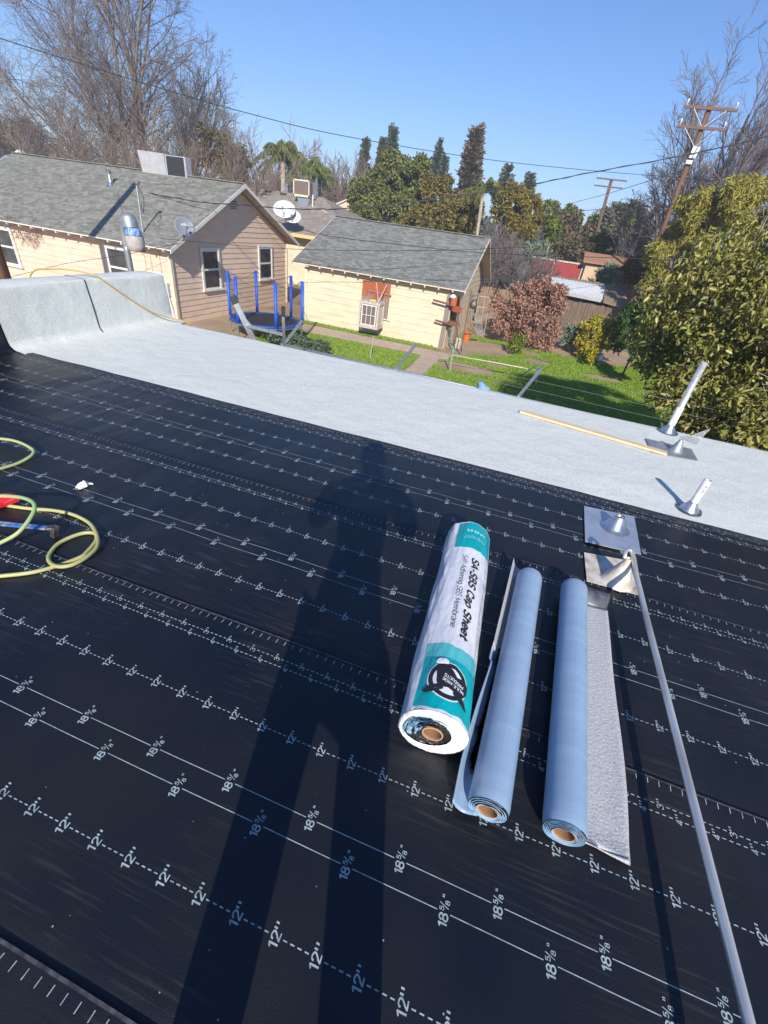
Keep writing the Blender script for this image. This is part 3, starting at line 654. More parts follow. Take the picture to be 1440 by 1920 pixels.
# near end: folded white wrapper lip, wound layers, core
b = MB()
def lip(u, v):
    a = 2*PI*u; r_in = .068-.018*math.sin(a)+.008*math.cos(a)-.004*math.cos(2*a); ro = RB+WR*.3
    r = ro+(r_in-ro)*v + .002*mnoise.noise(Vector((math.cos(a)*9, math.sin(a)*9, v*2)))
    base = Vector(cyl(a, 0, r)); 
    return tuple(base - d*(.014*math.sin(min(1, v*1.7)*PI/2)*(1-.4*v)+.0018*mnoise.noise(Vector((a*9, v*3, 8)))))
b.grid(lip, 90, 10, flip=True); b.build('wrapper_fold', mat('wrapper_end', (.82, .82, .80), .4, bump=.5, bscale=30), bg, smooth=True)
b = MB()
def wound(u, v):
    a = 2*PI*u*1; r = .030+.064*v; saw = ((v*9+u) % 1)
    return tuple(Vector(cyl(a, 0, r)) - d*(.001+.0035*saw+.003*mnoise.noise(Vector((math.cos(a)*6, math.sin(a)*6, v*12)))))
b.grid(wound, 90, 54, flip=True)
b.build('wound_membrane', 'bitumen', bg, smooth=True)
random.seed(9)
b = MB()
for k in range(30):      # strands of release film spilling over the wound edge, mostly along the upper side
    r_ = .036+.056*random.random(); a0_ = -2.0+1.5*random.random(); a1_ = a0_+.7+1.4*random.random(); n_ = 14
    vs = []
    for i in range(n_+1):
        a = a0_+(a1_-a0_)*i/n_; w_ = (.0015+.0035*math.sin(PI*i/n_))*(1 if r_ < .085 else .5)
        for sg in (-1, 1): vs.append(Vector(cyl(a, 0, min(.093, r_+sg*w_+.002*math.sin(a*7+k)))) - d*(.008+.003*sg+.0015*math.sin(a*9+k)))
    b.add(vs, [(2*i, 2*i+1, 2*i+3, 2*i+2) for i in range(n_)])
b.build('film_edge', 'film_pale', bg, smooth=True)
def core(parent, p0, d, r, dep=.25, n=28):
    b = MB(); b.lathe([(r, -.006), (r, .05), (r+.004, .05), (r+.004, -.006), (r, -.006)], p0, d, n); c = b.build('core', 'cardboard', parent, smooth=False)
    b = MB(); b.lathe([(r-.0005, .0), (r-.0005, dep), (0, dep)], p0, d, n); b.build('core_inside', 'core_in', c)
core(bg, p0, d, .0275, .03)
b = MB(); b.lathe([(0, 0), (RB+.001, 0)], p0+d*L, d, 40); b.build('far_end', 'bitumen', bg)

# two slim rolls of film-backed cap sheet
def slim(name, label, q0, q1, R_, turns, loc):
    t = thing(name, label, 'roll', loc, 'rolls lying on the black roof')
    p0, d, x, u, L = roll_frame(q0, q1)
    b = MB()
    def f(a_, v):
        a = 2*PI*a_; tt = L*v; r = R_*(1+.012*mnoise.noise(Vector((math.cos(a), math.sin(a)*2, tt*5))))-.0025*(v in (0, 1))
        return tuple(p0+d*tt+x*math.sin(a)*r+u*math.cos(a)*r)
    b.grid(f, 48, 70); b.build('release_film', 'film', t, smooth=True)
    b = MB()     # spiral end with telescoped turns
    def sp(a_, v):
        th = 2*PI*turns*v; w = a_; r = .030+(R_-.031)*v
        r2 = r - (R_-.031)/turns*.8*w; a = th+.5
        off = -.006*(1-v)-.0035*math.sin(th*3.1)*mnoise.noise(Vector((th, 0, 4)))-.004*(1 if w < .5 else 0)
        return tuple(p0+d*off+x*math.sin(a)*r2+u*math.cos(a)*r2)
    b.grid(sp, 3, int(turns*40), flip=True); b.build('wound_edge', 'film_pale', t)
    b = MB(); b.lathe([(.029, .003), (R_-.002, .003)], p0, d, 36); b.build('wound_membrane', 'bitumen', t)
    core(t, p0, d, .0265, .3)
    b = MB(); b.lathe([(0, 0), (R_-.001, 0)], p0+d*L, d, 36); b.build('far_end', 'bitumen', t)
    return t, p0, d, x, u, L
R2 = .056
t2, *_ = slim('slim_roll', 'slim blue film-backed roll beside the wrapped roll, with a torn loose flap', (.252, .614, R2+.014), (.320, 1.655, R2+.014), R2, 4, (.29, 1.1, .012))
# loose flap of roll two, lying up against its left side
def flap(u, v):
    y = .60+1.14*v; cx = .258+(y-.612)*.0642
    a = u; w = .038+.016*(1-v)+.006*math.sin(v*9)
    if v > .45: w = .050
    X = cx-R2*.55-w*a*1.25; Z = .016+R2*.5*(1-a)**1.6+.05*(a**3)*(1.0 if v < .5 else 1.5)
    return (X, y, Z)
b = MB(); b.grid(lambda u, v: flap(u, v*.52), 10, 50, flip=True); b.build('loose_flap', 'film', t2, smooth=True, solid=.003)
b = MB(); b.grid(lambda u, v: tuple(Vector(flap(u, .50+v*.5))+Vector((.010*(1-u), 0, 0))), 10, 40, flip=True); b.build('loose_flap', 'cap2', t2, smooth=True, solid=.003)
b = MB()      # torn bitumen edge between flap and roll
random.seed(3)
for i in range(90):
    v = .10+.42*i/90; q = Vector(flap(.55, v))+Vector((0, 0, .008)); w = .012+.016*max(0, mnoise.noise(Vector((i*.21, 0, 1))))+(.018 if 4 < i < 14 or 22 < i < 30 else 0)
    b.box(q+Vector((0.004, 0, .004)), (w, .017, .008), random.random()*2)
b.build('torn_edge', 'bitumen', t2, bevel=.001)
t3, *_ = slim('slim_roll', 'slim blue film-backed roll on the right, lying on its unrolled pale granule strip', (.452, .634, R2+.016), (.520, 1.672, R2+.016), R2, 6, (.48, 1.1, .012))
def st(u, v):
    y = .655+1.0*v; lx = .44+.067*v; rx = .636+.045*math.sin(min(1, v*1.1)*PI*.5)+.006*math.sin(v*7)
    x = lx+(rx-lx)*u; y2 = y+(.03*u if v < .01 else 0)-.05*u*(1-v)*.6
    return (x, y2, .013+.012*max(0, u-.75)*(1+math.sin(v*9))+.012*max(0, .06-v)/.06*u)
b = MB(); b.grid(st, 14, 60, flip=True); b.build('unrolled_strip', 'cap2', t3, smooth=True, solid=.003)
b = MB()
b.grid(lambda u, v: (.535+.145*u+.012*v, 1.655+.075*v-.01*math.sin(u*PI), .014+.055*math.sin(v*1.9)*(1-.3*u)), 12, 8, flip=True)
b.build('curled_end', mat('curled_selvedge', (.10, .11, .14), .35, col2=(.03, .03, .04), scale=20), t3, smooth=True, solid=.003)

# vent pipes with flashing boots
def boot(parent, c, r0, r1, h, m='galv', name='flashing_cone', lean=(0, 0)):
    b = MB(); b.lathe([(r0*1.25, .0), (r0, .006), (r0*.93, .015), (r1*1.05, h), (r1, h+.008), (r1*.9, h+.008), (r1*.9, h*.6)], c, (lean[0], lean[1], 1), 32); b.build(name, m, parent, smooth=True)
def collar(parent, c, r, m='galv'):
    b = MB(); n = 26; random.seed(5)
    vs = [(c[0], c[1], c[2]+.004)]+[(c[0]+math.cos(2*PI*i/n)*r*(1+.12*random.random()), c[1]+math.sin(2*PI*i/n)*r*(1+.12*random.random()), c[2]+.003+.012*random.random()) for i in range(n)]
    b.add(vs, [(0, 1+i, 1+(i+1) % n) for i in range(n)]); b.build('base_collar', m, parent, smooth=True)
# tall one by the roof edge
c = gz(1251, 811, .015); tv = thing('vent_pipe', 'tall metal vent pipe in a flared boot at the far roof edge', 'vent pipe', c, 'vent pipes in the cap sheet')
ptop = gy(1321, 679, c[1]+.02); collar(tv, c, .085); boot(tv, c, .075, .031, .07)
mid = c+(ptop-c)*.36
b = MB(); b.lathe([(.0285, 0), (.0285, np.linalg.norm(ptop-c)), (.0265, np.linalg.norm(ptop-c)), (.0265, np.linalg.norm(ptop-c)-.1)], c, ptop-c, 24); b.build('pipe', 'galv_worn', tv, smooth=True)
b = MB(); b.lathe([(.031, .03), (.031, .25), (.0285, .252)], c, ptop-c, 24); b.build('sleeve', 'pvc', tv, smooth=True)
# short one
c = gz(1291, 957, .015); sv = thing('vent_pipe', 'short white vent pipe with pencilled writing in a flared boot near the black lap', 'vent pipe', c, 'vent pipes in the cap sheet')
ptop = gy(1326, 903, c[1]+.015); L_ = np.linalg.norm(ptop-c)+.01; collar(sv, c, .07, 'steel_dark'); boot(sv, c, .062, .026, .06)
b = MB(); b.lathe([(.0225, 0), (.0225, L_), (.018, L_), (.018, L_-.06)], c, ptop-c, 24); pp = b.build('pipe', 'pvc', sv, smooth=True)
b = MB(); b.lathe([(.018, 0), (.0227, 0)], c+(ptop-c)*(L_+.002)/np.linalg.norm(ptop-c), ptop-c, 24); b.build('pipe_rim', 'core_in', pp)
ax = Vector(ptop-c).normalized(); s2 = Vector((1, 0, 0)); s2 = (s2-ax*s2.dot(ax)).normalized(); f2 = s2.cross(ax); f2 = f2 if f2.y < 0 else -f2
pr = MB(); put_text(pr, 'Jack', lambda a, b_: tuple(Vector(c)+ax*(.16+a)+(s2*math.sin((.2+b_/.0225))+f2*math.cos((.2+b_/.0225)))*.0231), .075, .020, .09, .2); pr.build('lettering', 'ink', pp)

def flash(name, label, corners, cone, r0, r1, h, m, mplate, th=.002, zb=.014, group='flashing plates on the roof'):
    pts = [gz(x, y, zb) for x, y in corners]; cc = gz(*cone, zb); t = thing(name, label, 'flashing', cc, group)
    b = MB(); b.prism(pts, (0, 0, th)); b.build('base_plate', mplate, t)
    b = MB(); b.lathe([(r0*1.15, th), (r0, th+.006), (r0*.82, h*.22), (r1*1.15, h*.92), (r1, h), (r1*.8, h), (r1*.8, h*.8)], cc, (0, 0, 1), 36); cn = b.build('cone', m, t, smooth=True)
    return t, cc, cn
fl, cc, cn = flash('pipe_flashing', 'shiny square metal flashing with open cone against the cap sheet edge', [(1095, 949), (1189, 969), (1202, 1040), (1097, 1016)], (1152, 990), .075, .024, .085, 'galv', 'galv_plate')
b = MB(); b.lathe([(.020, .055), (.023, .088)], cc, (0, 0, 1), 24); b.build('pipe_stub', 'rust', fl)
fl2, cc2, cn2 = flash('pipe_flashing', 'beige weathered flashing plate with closed cone beside the end of the long pipe', [(1095, 1036), (1180, 1052), (1196, 1116), (1100, 1090)], (1155, 1090), .068, .012, .15, 'flash_beige', 'flash_beige')
fl3, cc3, cn3 = flash('pipe_flashing', 'loose dull metal flashing with small cone below the tall vent pipe', [(1210, 822), (1296, 842), (1309, 864), (1222, 848)], (1266, 846), .055, .014, .11, 'galv_dull', 'galv_dull', zb=.024)
# clear plastic scrap
b = MB(); q = [gz(1275, 818, .022), gz(1296, 817, .022), gz(1314, 824, .022), gz(1308, 834, .022), gz(1290, 828, .022)]
b.prism(q, (0, 0, .001)); b.add([q[1]+np.array([0, .01, 0]), q[2], q[2]+np.array([.06, .08, .10])], [(0, 1, 2)])
tag(b.build('plastic_scrap', 'plastic_clear'), 'crumpled clear plastic scrap on the roof edge right of the tall vent pipe', 'plastic')
# batten
a_, b2_ = gz(975, 773, .02), gz(1249, 853, .02)
b = MB(); b.beam(a_+np.array([0, 0, .012]), b2_+np.array([0, 0, .012]), .068, .020); tag(b.build('wood_batten', 'pine', bevel=.002), 'long pale pine batten lying on the grey cap sheet', 'batten')

# the long pipe lying from the beige cone towards the camera side, with its bent far end
pl = thing('long_pipe', 'long scratched aluminium pole with bent far end resting on the beige cone', 'pole', (.78, .5, .02))
pts = [(.728, 1.885, .165), (.735, 1.93, .178), (.752, 1.955, .180), (.768, 1.945, .172), (.776, 1.90, .158), (.779, 1.80, .142), (.779, 1.5, .137), (.779, 1.0, .136), (.778, .5, .134), (.777, 0, .132), (.776, -.9, .128)]
pts = [(x+.0, y, z) for x, y, z in pts]
b = MB(); b.tube(pts, [.008, .009, .010, .0105, .011, .0112, .0115, .0115, .0115, .0115, .0115], 18); b.build('tube', 'galv_worn', pl, smooth=True)
b = MB(); b.box((.776, -.7, .053), (.14, .09, .09)); tag(b.build('wood_block', 'pine', bevel=.003), 'short wood block that props the near end of the long pole', 'block')

# hoses, pry bar, red tool, scraps on the left
def curve(pts, k=10):
    P_ = [np.array(p, float) for p in pts]; out = []
    for i in range(len(P_)-1):
        p0_, p1_, p2_, p3_ = P_[max(i-1, 0)], P_[i], P_[i+1], P_[min(i+2, len(P_)-1)]
        for j in range(k):
            t = j/k; out.append(.5*((2*p1_)+(-p0_+p2_)*t+(2*p0_-5*p1_+4*p2_-p3_)*t*t+(-p0_+3*p1_-3*p2_+p3_)*t**3))
    return out+[P_[-1]]
def G2(l, z0=.016): return [gz(x, y, z) if len(q) > 2 else gz(x, y, z0) for q in l for x, y, z in [(*q, z0)[:3] if len(q) == 2 else q]]
h1 = curve(G2([(-60, 1085), (0, 1080), (60, 1073), (110, 1060), (150, 1045), (174, 1020), (184, 1000, .045), (170, 1000, .05)] )[:5]+G2([(162, 1036), (180, 1014), (177, 1000), (150, 1001), (110, 1019), (91, 1045), (104, 1061, .03), (135, 1059, .035), (168, 1040, .035), (184, 1017, .035), (172, 985, .02), (140, 966), (100, 957), (50, 953), (0, 945), (-60, 930)]))
b = MB(); b.tube(h1, .0085, 8); tag(b.build('air_hose', 'hose_y', smooth=True), 'yellow air hose looped in a small coil on the black roof', 'hose', 'hoses on the left of the roof')
h2 = curve(G2([(-80, 1045, .02), (-30, 1030, .03), (0, 1018, .05), (35, 998, .09), (60, 966, .13), (64, 945, .15), (45, 934, .14), (10, 930, .12), (-30, 932, .1), (-80, 940, .05)]))
b = MB(); b.tube(h2, .0085, 8); hg = tag(b.build('air_hose', 'hose_g', smooth=True), 'green hose arching over the blue pry bar at the left edge', 'hose', 'hoses on the left of the roof')
h3 = curve(G2([(-70, 890), (-20, 884), (0, 879), (35, 868), (60, 853, .03), (60, 842, .04), (35, 829, .05), (5, 823, .05), (-40, 822, .03), (-90, 830)]))
b = MB(); b.tube(h3, .0085, 8); tag(b.build('air_hose', 'hose_g', smooth=True), 'upper loop of green hose at the left edge, farthest from the camera', 'hose', 'hoses on the left of the roof')
pb = thing('pry_bar', 'flat pry bar with worn blue paint and bent dark claw under the hose', 'pry bar', gz(50, 1000, .012))
a_, b2_ = gz(-40, 978, .05), gz(88, 990, .05); b = MB(); b.beam(a_, b2_, .026, .008); b.build('shank', 'blue_paint', pb, bevel=.002)
b = MB(); q = Vector(b2_); q2 = Vector(gz(103, 989, .05)); b.beam(q, q2, .026, .01); b.prism([q2+Vector((-.012, .013, .006)), q2+Vector((.012, .013, .002)), q2+Vector((.012, -.016, .002)), q2+Vector((-.012, -.014, .006))], (-.004, -.01, -.045)); b.build('claw', 'steel_dark', pb, bevel=.002)
b = MB(); q = [gz(-30, 942, .02), gz(8, 931, .03), gz(37, 932, .05), gz(38, 940, .03), gz(10, 950, .02), (gz(-30, 962, .02))]; b.prism(q, (0, 0, .02)); b.box(gz(24, 931, .06), (.06, .02, .012), .5)
tag(b.build('red_tool', 'red', bevel=.003), 'bright red plastic tool handle half under the hose at the left edge', 'tool')
b = MB(); c = gz(157, 912, .012); random.seed(2)
b.grid(lambda u, v: (c[0]-.02+.03*u+.012*v+.012*mnoise.noise(Vector((u*3, v*3, 1))), c[1]-.03+.065*v+.010*mnoise.noise(Vector((u*3, v*2, 5))), .012+.032*math.sin(u*PI)*math.sin(v*PI)+.012*abs(mnoise.noise(Vector((u*5, v*5, 9))))), 10, 14)
tag(b.build('paper_scrap', 'paper', solid=.002), 'small crumpled white paper scrap on the black roof', 'scrap')
# orange cord over the parapet
pc = [gx(160, 514, -4.9), (-4.80, 3.55, .56), gx(178, 511, -4.6), gx(200, 517, -4.36)]
cdp = [(-4.95, 3.45, .2), (-4.82, 3.5, .5), (-4.70, 3.62, .55), (-4.5, 3.72, .56), (-4.36, 3.80, .53), (-4.325, 3.92, .44), (-4.315, 4.12, .30), (-4.28, 4.33, .16), (-4.22, 4.48, .09), (-4.15, 4.60, .05), (-4.08, 4.68, .03), (-4.03, 4.74, -.05), (-4.0, 4.76, -.5), (-4.0, 4.78, -2.9)]
b = MB(); b.tube(curve(cdp), .0075, 7); b.v = [(x+.022*(z > -.02)*(y > 3.7), y, z+.012) for x, y, z in b.v]; tag(b.build('extension_cord', 'cord', smooth=True), 'yellow-orange cord draped over the wrapped parapet', 'cord')
# small wood splinters
# ladder leaning on the roof edge
ld = thing('ladder', 'aluminium extension ladder with dark end caps rising above the far roof edge', 'ladder', (-3.0, 5.6, G))
Lt, Rt, Lb, Rb_ = gy(441, 566, 4.86), gy(531, 588, 4.86), gy(479, 645, 4.98), gy(533, 655, 4.98)
def ext(t, b_, z): t, b_ = np.array(t), np.array(b_); d_ = b_-t; return t+d_*((z-t[2])/d_[2])
Lb2 = ext(Lt, Lb, -.35); Rb2 = ext(Rt, Rb_, -.35)
fL, fR = np.array([-3.12, 5.75, G]), np.array([-2.66, 5.75, G])
for t_, m_, f_ in ((Lt, Lb2, fL), (Rt, Rb2, fR)):
    b = MB(); b.beam(t_, m_, .032, .07); b.beam(m_, f_, .032, .07); b.build('rail', 'alu', ld, bevel=.003)
    dd = (t_-m_)/np.linalg.norm(t_-m_); b = MB(); b.beam(t_-dd*.02, t_+dd*.07, .042, .085); b.build('end_cap', 'rubber', ld, bevel=.006)
for f in (.42, 1.0):
    p_, q_ = Lt+(Lb2-Lt)*f*.9, Rt+(Rb2-Rt)*f*.9; b = MB(); b.beam(p_, q_, .05, .035); b.build('rung', 'alu', ld, bevel=.004)
for k in range(1, 9):
    f = k/9; p_, q_ = Lb2+(fL-Lb2)*f, Rb2+(fR-Rb2)*f; b = MB(); b.beam(p_, q_, .04, .03); b.build('rung', 'alu', ld, bevel=.004)
b = MB(); b.beam(Lt+(Lb2-Lt)*.22+np.array([.02, 0, 0]), Lt+(Lb2-Lt)*.40+np.array([.10, 0, -.02]), .014, .02); b.build('brace', 'alu', ld)

# ------------------------------------------------------------------ the photographer, standing behind the camera; only the shadow shows
SH = np.array([SUN[0], SUN[1], 0]); SH /= np.linalg.norm(SH); SD = np.array([-SH[1], SH[0], 0])
BD = .25
def W(s, z, d=BD): q = SD*s+SH*d; return (q[0], q[1], z)
pe = thing('person', 'person standing on the roof holding up a phone in both hands, behind the camera', 'person', W(-.02, .02, BD))
def skin(name, nodes, edges, m, parent, root=0, sub=2):
    me = bpy.data.meshes.new(name); org = np.array(parent.location)
    me.from_pydata([tuple(np.array(p)-org) for p, r in nodes], edges, []); me.materials.append(M[m])
    o = bpy.data.objects.new(name, me); COL.objects.link(o); o.parent = parent
    sk = o.modifiers.new('skin', 'SKIN'); sk.use_smooth_shade = True
    for i, (p, r) in enumerate(nodes):
        sv_ = me.skin_vertices[0].data[i]; sv_.radius = r if isinstance(r, tuple) else (r, r); sv_.use_root = (i == root)
    ss = o.modifiers.new('sub', 'SUBSURF'); ss.levels = sub; ss.render_levels = sub
    return o
# body as one skinned surface: pelvis, spine, neck, head, arms, legs
N_ = [(W(-.02, .84), (.185, .12)), (W(-.01, 1.0), (.185, .12)), (W(.005, 1.20), (.20, .13)), (W(.01, 1.36), (.15, .10)), (W(.03, 1.46), (.058, .06)),
      (W(.03, 1.55, .24), (.072, .085)), (W(.025, 1.635, .24), (.072, .085)),
      (W(-.19, 1.33), .062), (W(-.255, 1.12, .20), .06), (W(-.12, 1.21, .06), .036),
      (W(.215, 1.34), .062), (W(.255, 1.12, .20), .06), (W(.14, 1.21, .06), .036),
      (W(-.150, .62), .088), (W(-.175, .40, .22), .072), (W(-.20, .12), .062), (W(-.205, .07, .22), .055), (W(-.22, .045, .06), .045),
      (W(.085, .62), .082), (W(.08, .40, .22), .068), (W(.09, .12), .060), (W(.09, .07, .22), .055), (W(.10, .045, .06), .045)]
E_ = [(0, 1), (1, 2), (2, 3), (3, 4), (4, 5), (5, 6), (3, 7), (7, 8), (8, 9), (3, 10), (10, 11), (11, 12), (0, 13), (13, 14), (14, 15), (15, 16), (16, 17), (0, 18), (18, 19), (19, 20), (20, 21), (21, 22)]
bod = skin('body', N_, E_, 'skin', pe)
skin('jeans', [(p, (r*1.12 if not isinstance(r, tuple) else (r[0]*1.08, r[1]*1.1))) for p, r in [N_[0], N_[13], N_[14], N_[15], N_[18], N_[19], N_[20]]], [(0, 1), (1, 2), (2, 3), (0, 4), (4, 5), (5, 6)], 'denim', pe)
skin('shirt', [(p, (r*1.14 if not isinstance(r, tuple) else (r[0]*1.06, r[1]*1.1))) for p, r in [N_[1], N_[2], N_[3], N_[7], N_[8], N_[10], N_[11]]], [(0, 1), (1, 2), (2, 3), (3, 4), (2, 5), (5, 6)], 'shirt', pe)
b = MB(); c = Vector(W(.025, 1.625, .235)); b.grid(lambda u, v: tuple(c+Vector((math.cos(2*PI*u)*math.sin(v*1.75)*.085, math.sin(2*PI*u)*math.sin(v*1.75)*.1, math.cos(v*1.75)*.085+.005))), 24, 12); b.build('hair', 'hair', pe, smooth=True)
for sd in (-1, 1):
    b = MB(); q = Vector(W(.03+sd*.03, 1.59, .15)); b.lathe([(0, -.012), (.010, -.006), (.012, 0), (.010, .006), (0, .012)], q, (0, 0, 1), 12); b.build('eye', 'paper', pe, smooth=True)
    b = MB(); q = Vector(W(.03+sd*.078, 1.575, .24)); b.lathe([(0, -.03), (.012, -.015), (.014, .01), (0, .028)], q, (0, 0, 1), 10); b.build('ear', 'skin', pe, smooth=True)
    hb = Vector(W(.012+sd*.10, 1.24, .045)); F_ = [(hb, (.026, .034)), (hb+Vector((-sd*.035, .0, .04)), (.024, .032))]; ed = [(0, 1)]
    for k in range(4):
        a0 = hb+Vector((-sd*.03, 0, .03+.018*k)); i0 = len(F_); l = (.032, .036, .034, .027)[k]
        F_ += [(a0, .009), (a0+Vector((-sd*l, .0, .004)), .008), (a0+Vector((-sd*l*1.6, .016, .004)), .0065)]; ed += [(1, i0), (i0, i0+1), (i0+1, i0+2)]
    i0 = len(F_); F_ += [(hb+Vector((-sd*.01, .0, -.0)), .011), (hb+Vector((-sd*.045, -.012, .005)), .009), (hb+Vector((-sd*.068, -.012, .02)), .008)]; ed += [(0, i0), (i0, i0+1), (i0+1, i0+2)]
    skin('hand', F_, ed, 'skin', pe, 0, 1)
b = MB(); q = Vector(W(.03, 1.57, .145)); b.prism([q+Vector((-.010, 0, -.012)), q+Vector((.010, 0, -.012)), q+Vector((0, 0, .03))], (0, .018, -.004)); b.build('nose', 'skin', pe, bevel=.004)
b = MB(); q = Vector(W(.03, 1.52, .150)); b.box(q, (.045, .012, .010)); b.build('mouth', 'red', pe, bevel=.004)
b = MB(); b.box((.015, -.035, 1.275), (.078, .008, .16)); tag(b.build('phone', 'black', bevel=.004), 'black phone held up in both hands by the person', 'phone')

# ------------------------------------------------------------------ yard: ground sheet, path, lawn
def ground_mat():
    m = bpy.data.materials.new('yard_soil'); m.use_nodes = True; nt = m.node_tree; L = nt.links.new; p = nt.nodes['Principled BSDF']; p.inputs['Roughness'].default_value = .95
    g = _n(nt, 'ShaderNodeNewGeometry'); n = _n(nt, 'ShaderNodeTexNoise'); n.inputs['Scale'].default_value = .8; n.inputs['Detail'].default_value = 6; L(g.outputs['Position'], n.inputs[0])
    rp = _n(nt, 'ShaderNodeValToRGB'); e = rp.color_ramp.elements; e[0].position = .35; e[1].position = .68; e[0].color = (.46, .32, .21, 1); e[1].color = (.30, .23, .14, 1); L(n.outputs[0], rp.inputs[0])
    n2 = _n(nt, 'ShaderNodeTexNoise'); n2.inputs['Scale'].default_value = 22; L(g.outputs['Position'], n2.inputs[0])
    mr = _n(nt, 'ShaderNodeMapRange'); mr.inputs[3].default_value = .7; mr.inputs[4].default_value = 1.3; L(n2.outputs[0], mr.inputs[0])
    mx = _n(nt, 'ShaderNodeMix', data_type='RGBA', blend_type='MULTIPLY'); mx.inputs[0].default_value = 1; L(rp.outputs[0], mx.inputs[6]); L(mr.outputs[0], mx.inputs[7]); L(mx.outputs[2], p.inputs['Base Color'])
    return m
b = MB(); b.grid(lambda u, v: (-900+1800*u, -200+2100*v, G), 6, 6, flip=True); b.f = [tuple(f) for f in b.f]
struct(b.build('ground', ground_mat()))
def flatpoly(name, pts, m, z, th=.04):
    b = MB(); b.prism([(*p, G+z) for p in pts], (0, 0, -th)); o = b.build(name, m); return struct(o)
flatpoly('path', [(-12.8, 18.0), (-8.6, 18.25), (-3.1, 18.35), (-2.6, 18.7), (-3.0, 19.35), (-9.4, 19.5), (-12.9, 19.6)], 'concrete', .012)
flatpoly('path', [(-3.9, 14.4), (-3.2, 14.4), (-3.0, 16.4), (-3.1, 18.3), (-4.0, 18.3), (-3.8, 16.2)], 'concrete', .017)
DIRT = [(-1.95, 17.5, 1.2, .7), (-1.8, 21.6, 1.3, 1.3), (.7, 21.3, .7, .5), (3.6, 20.6, .9, .45), (-2.9, 20.9, 1.1, 1.5), (-.9, 19.0, .6, .3), (-11.5, 16.0, 1.3, 2.3), (-1.0, 22.9, 2.0, .7), (3.4, 24.5, 2.5, .8)]
def lawn_ok(x, y):
    if 18.0 < y < 19.55 and x < -2.8: return False
    if -3.95 < x < -3.1 and y < 18.3: return False
    if y > 20.15 and x < -3.3: return False
    for cx, cy, rx, ry in DIRT:
        if ((x-cx)/rx)**2+((y-cy)/ry)**2 < 1+.7*mnoise.noise(Vector((x*1.3, y*1.3, 2))): return False
    return x < 7.5+mnoise.noise(Vector((x, y, 0)))
pts = []; k = 0
while len(pts) < 120000 and k < 700000:
    k += 1; x, y = random.uniform(-12.6, 8), 9+16.5*random.random()**.8
    if y > 24.2+.8*mnoise.noise(Vector((x*.6, 0, 3))) or not lawn_ok(x, y): continue
    pts.append((x, y, G))
pts = np.array(pts); dr = np.zeros_like(pts); dr[:, 2] = 1.6
gl = leafmesh('lawn_grass', pts, .065, leafmat('grass', [(.13, .22, .02), (.21, .35, .03), (.31, .44, .06), (.44, .44, .15)], .7, .3, .2), None, aspect=2.4, droop=-.6, upn=.7, dirs=dr*.8, curl=.1)
stuff(gl)
b = MB()       # short turf under the blades, with holes where the soil shows
N1, N2 = 110, 90
for i in range(N1):
    for j in range(N2):
        x, y = -12.6+20.4*i/N1, 9+15.6*j/N2
        if lawn_ok(x+.09, y+.09): b.add([(x, y, G+.018), (x+20.4/N1, y, G+.018), (x+20.4/N1, y+15.6/N2, G+.018), (x, y+15.6/N2, G+.018)], [(0, 1, 2, 3)])
stuff(b.build('turf', mat('turf', (.22, .32, .05), .95, col2=(.14, .22, .03), scale=2.5, fine=(30, .3), contrast=(.35, .7))))
# weed patch beside the trampoline
pts, o_ = clump_points([((-8.0, 15.2, G+.15), (1.5, .8, .28))], 2500, 30); w_ = leafmesh('weeds', pts, .11, leafmat('weed', [(.05, .09, .04), (.10, .15, .08), (.16, .20, .13)], .7), None, aspect=2, droop=-.3, out=o_); stuff(w_)

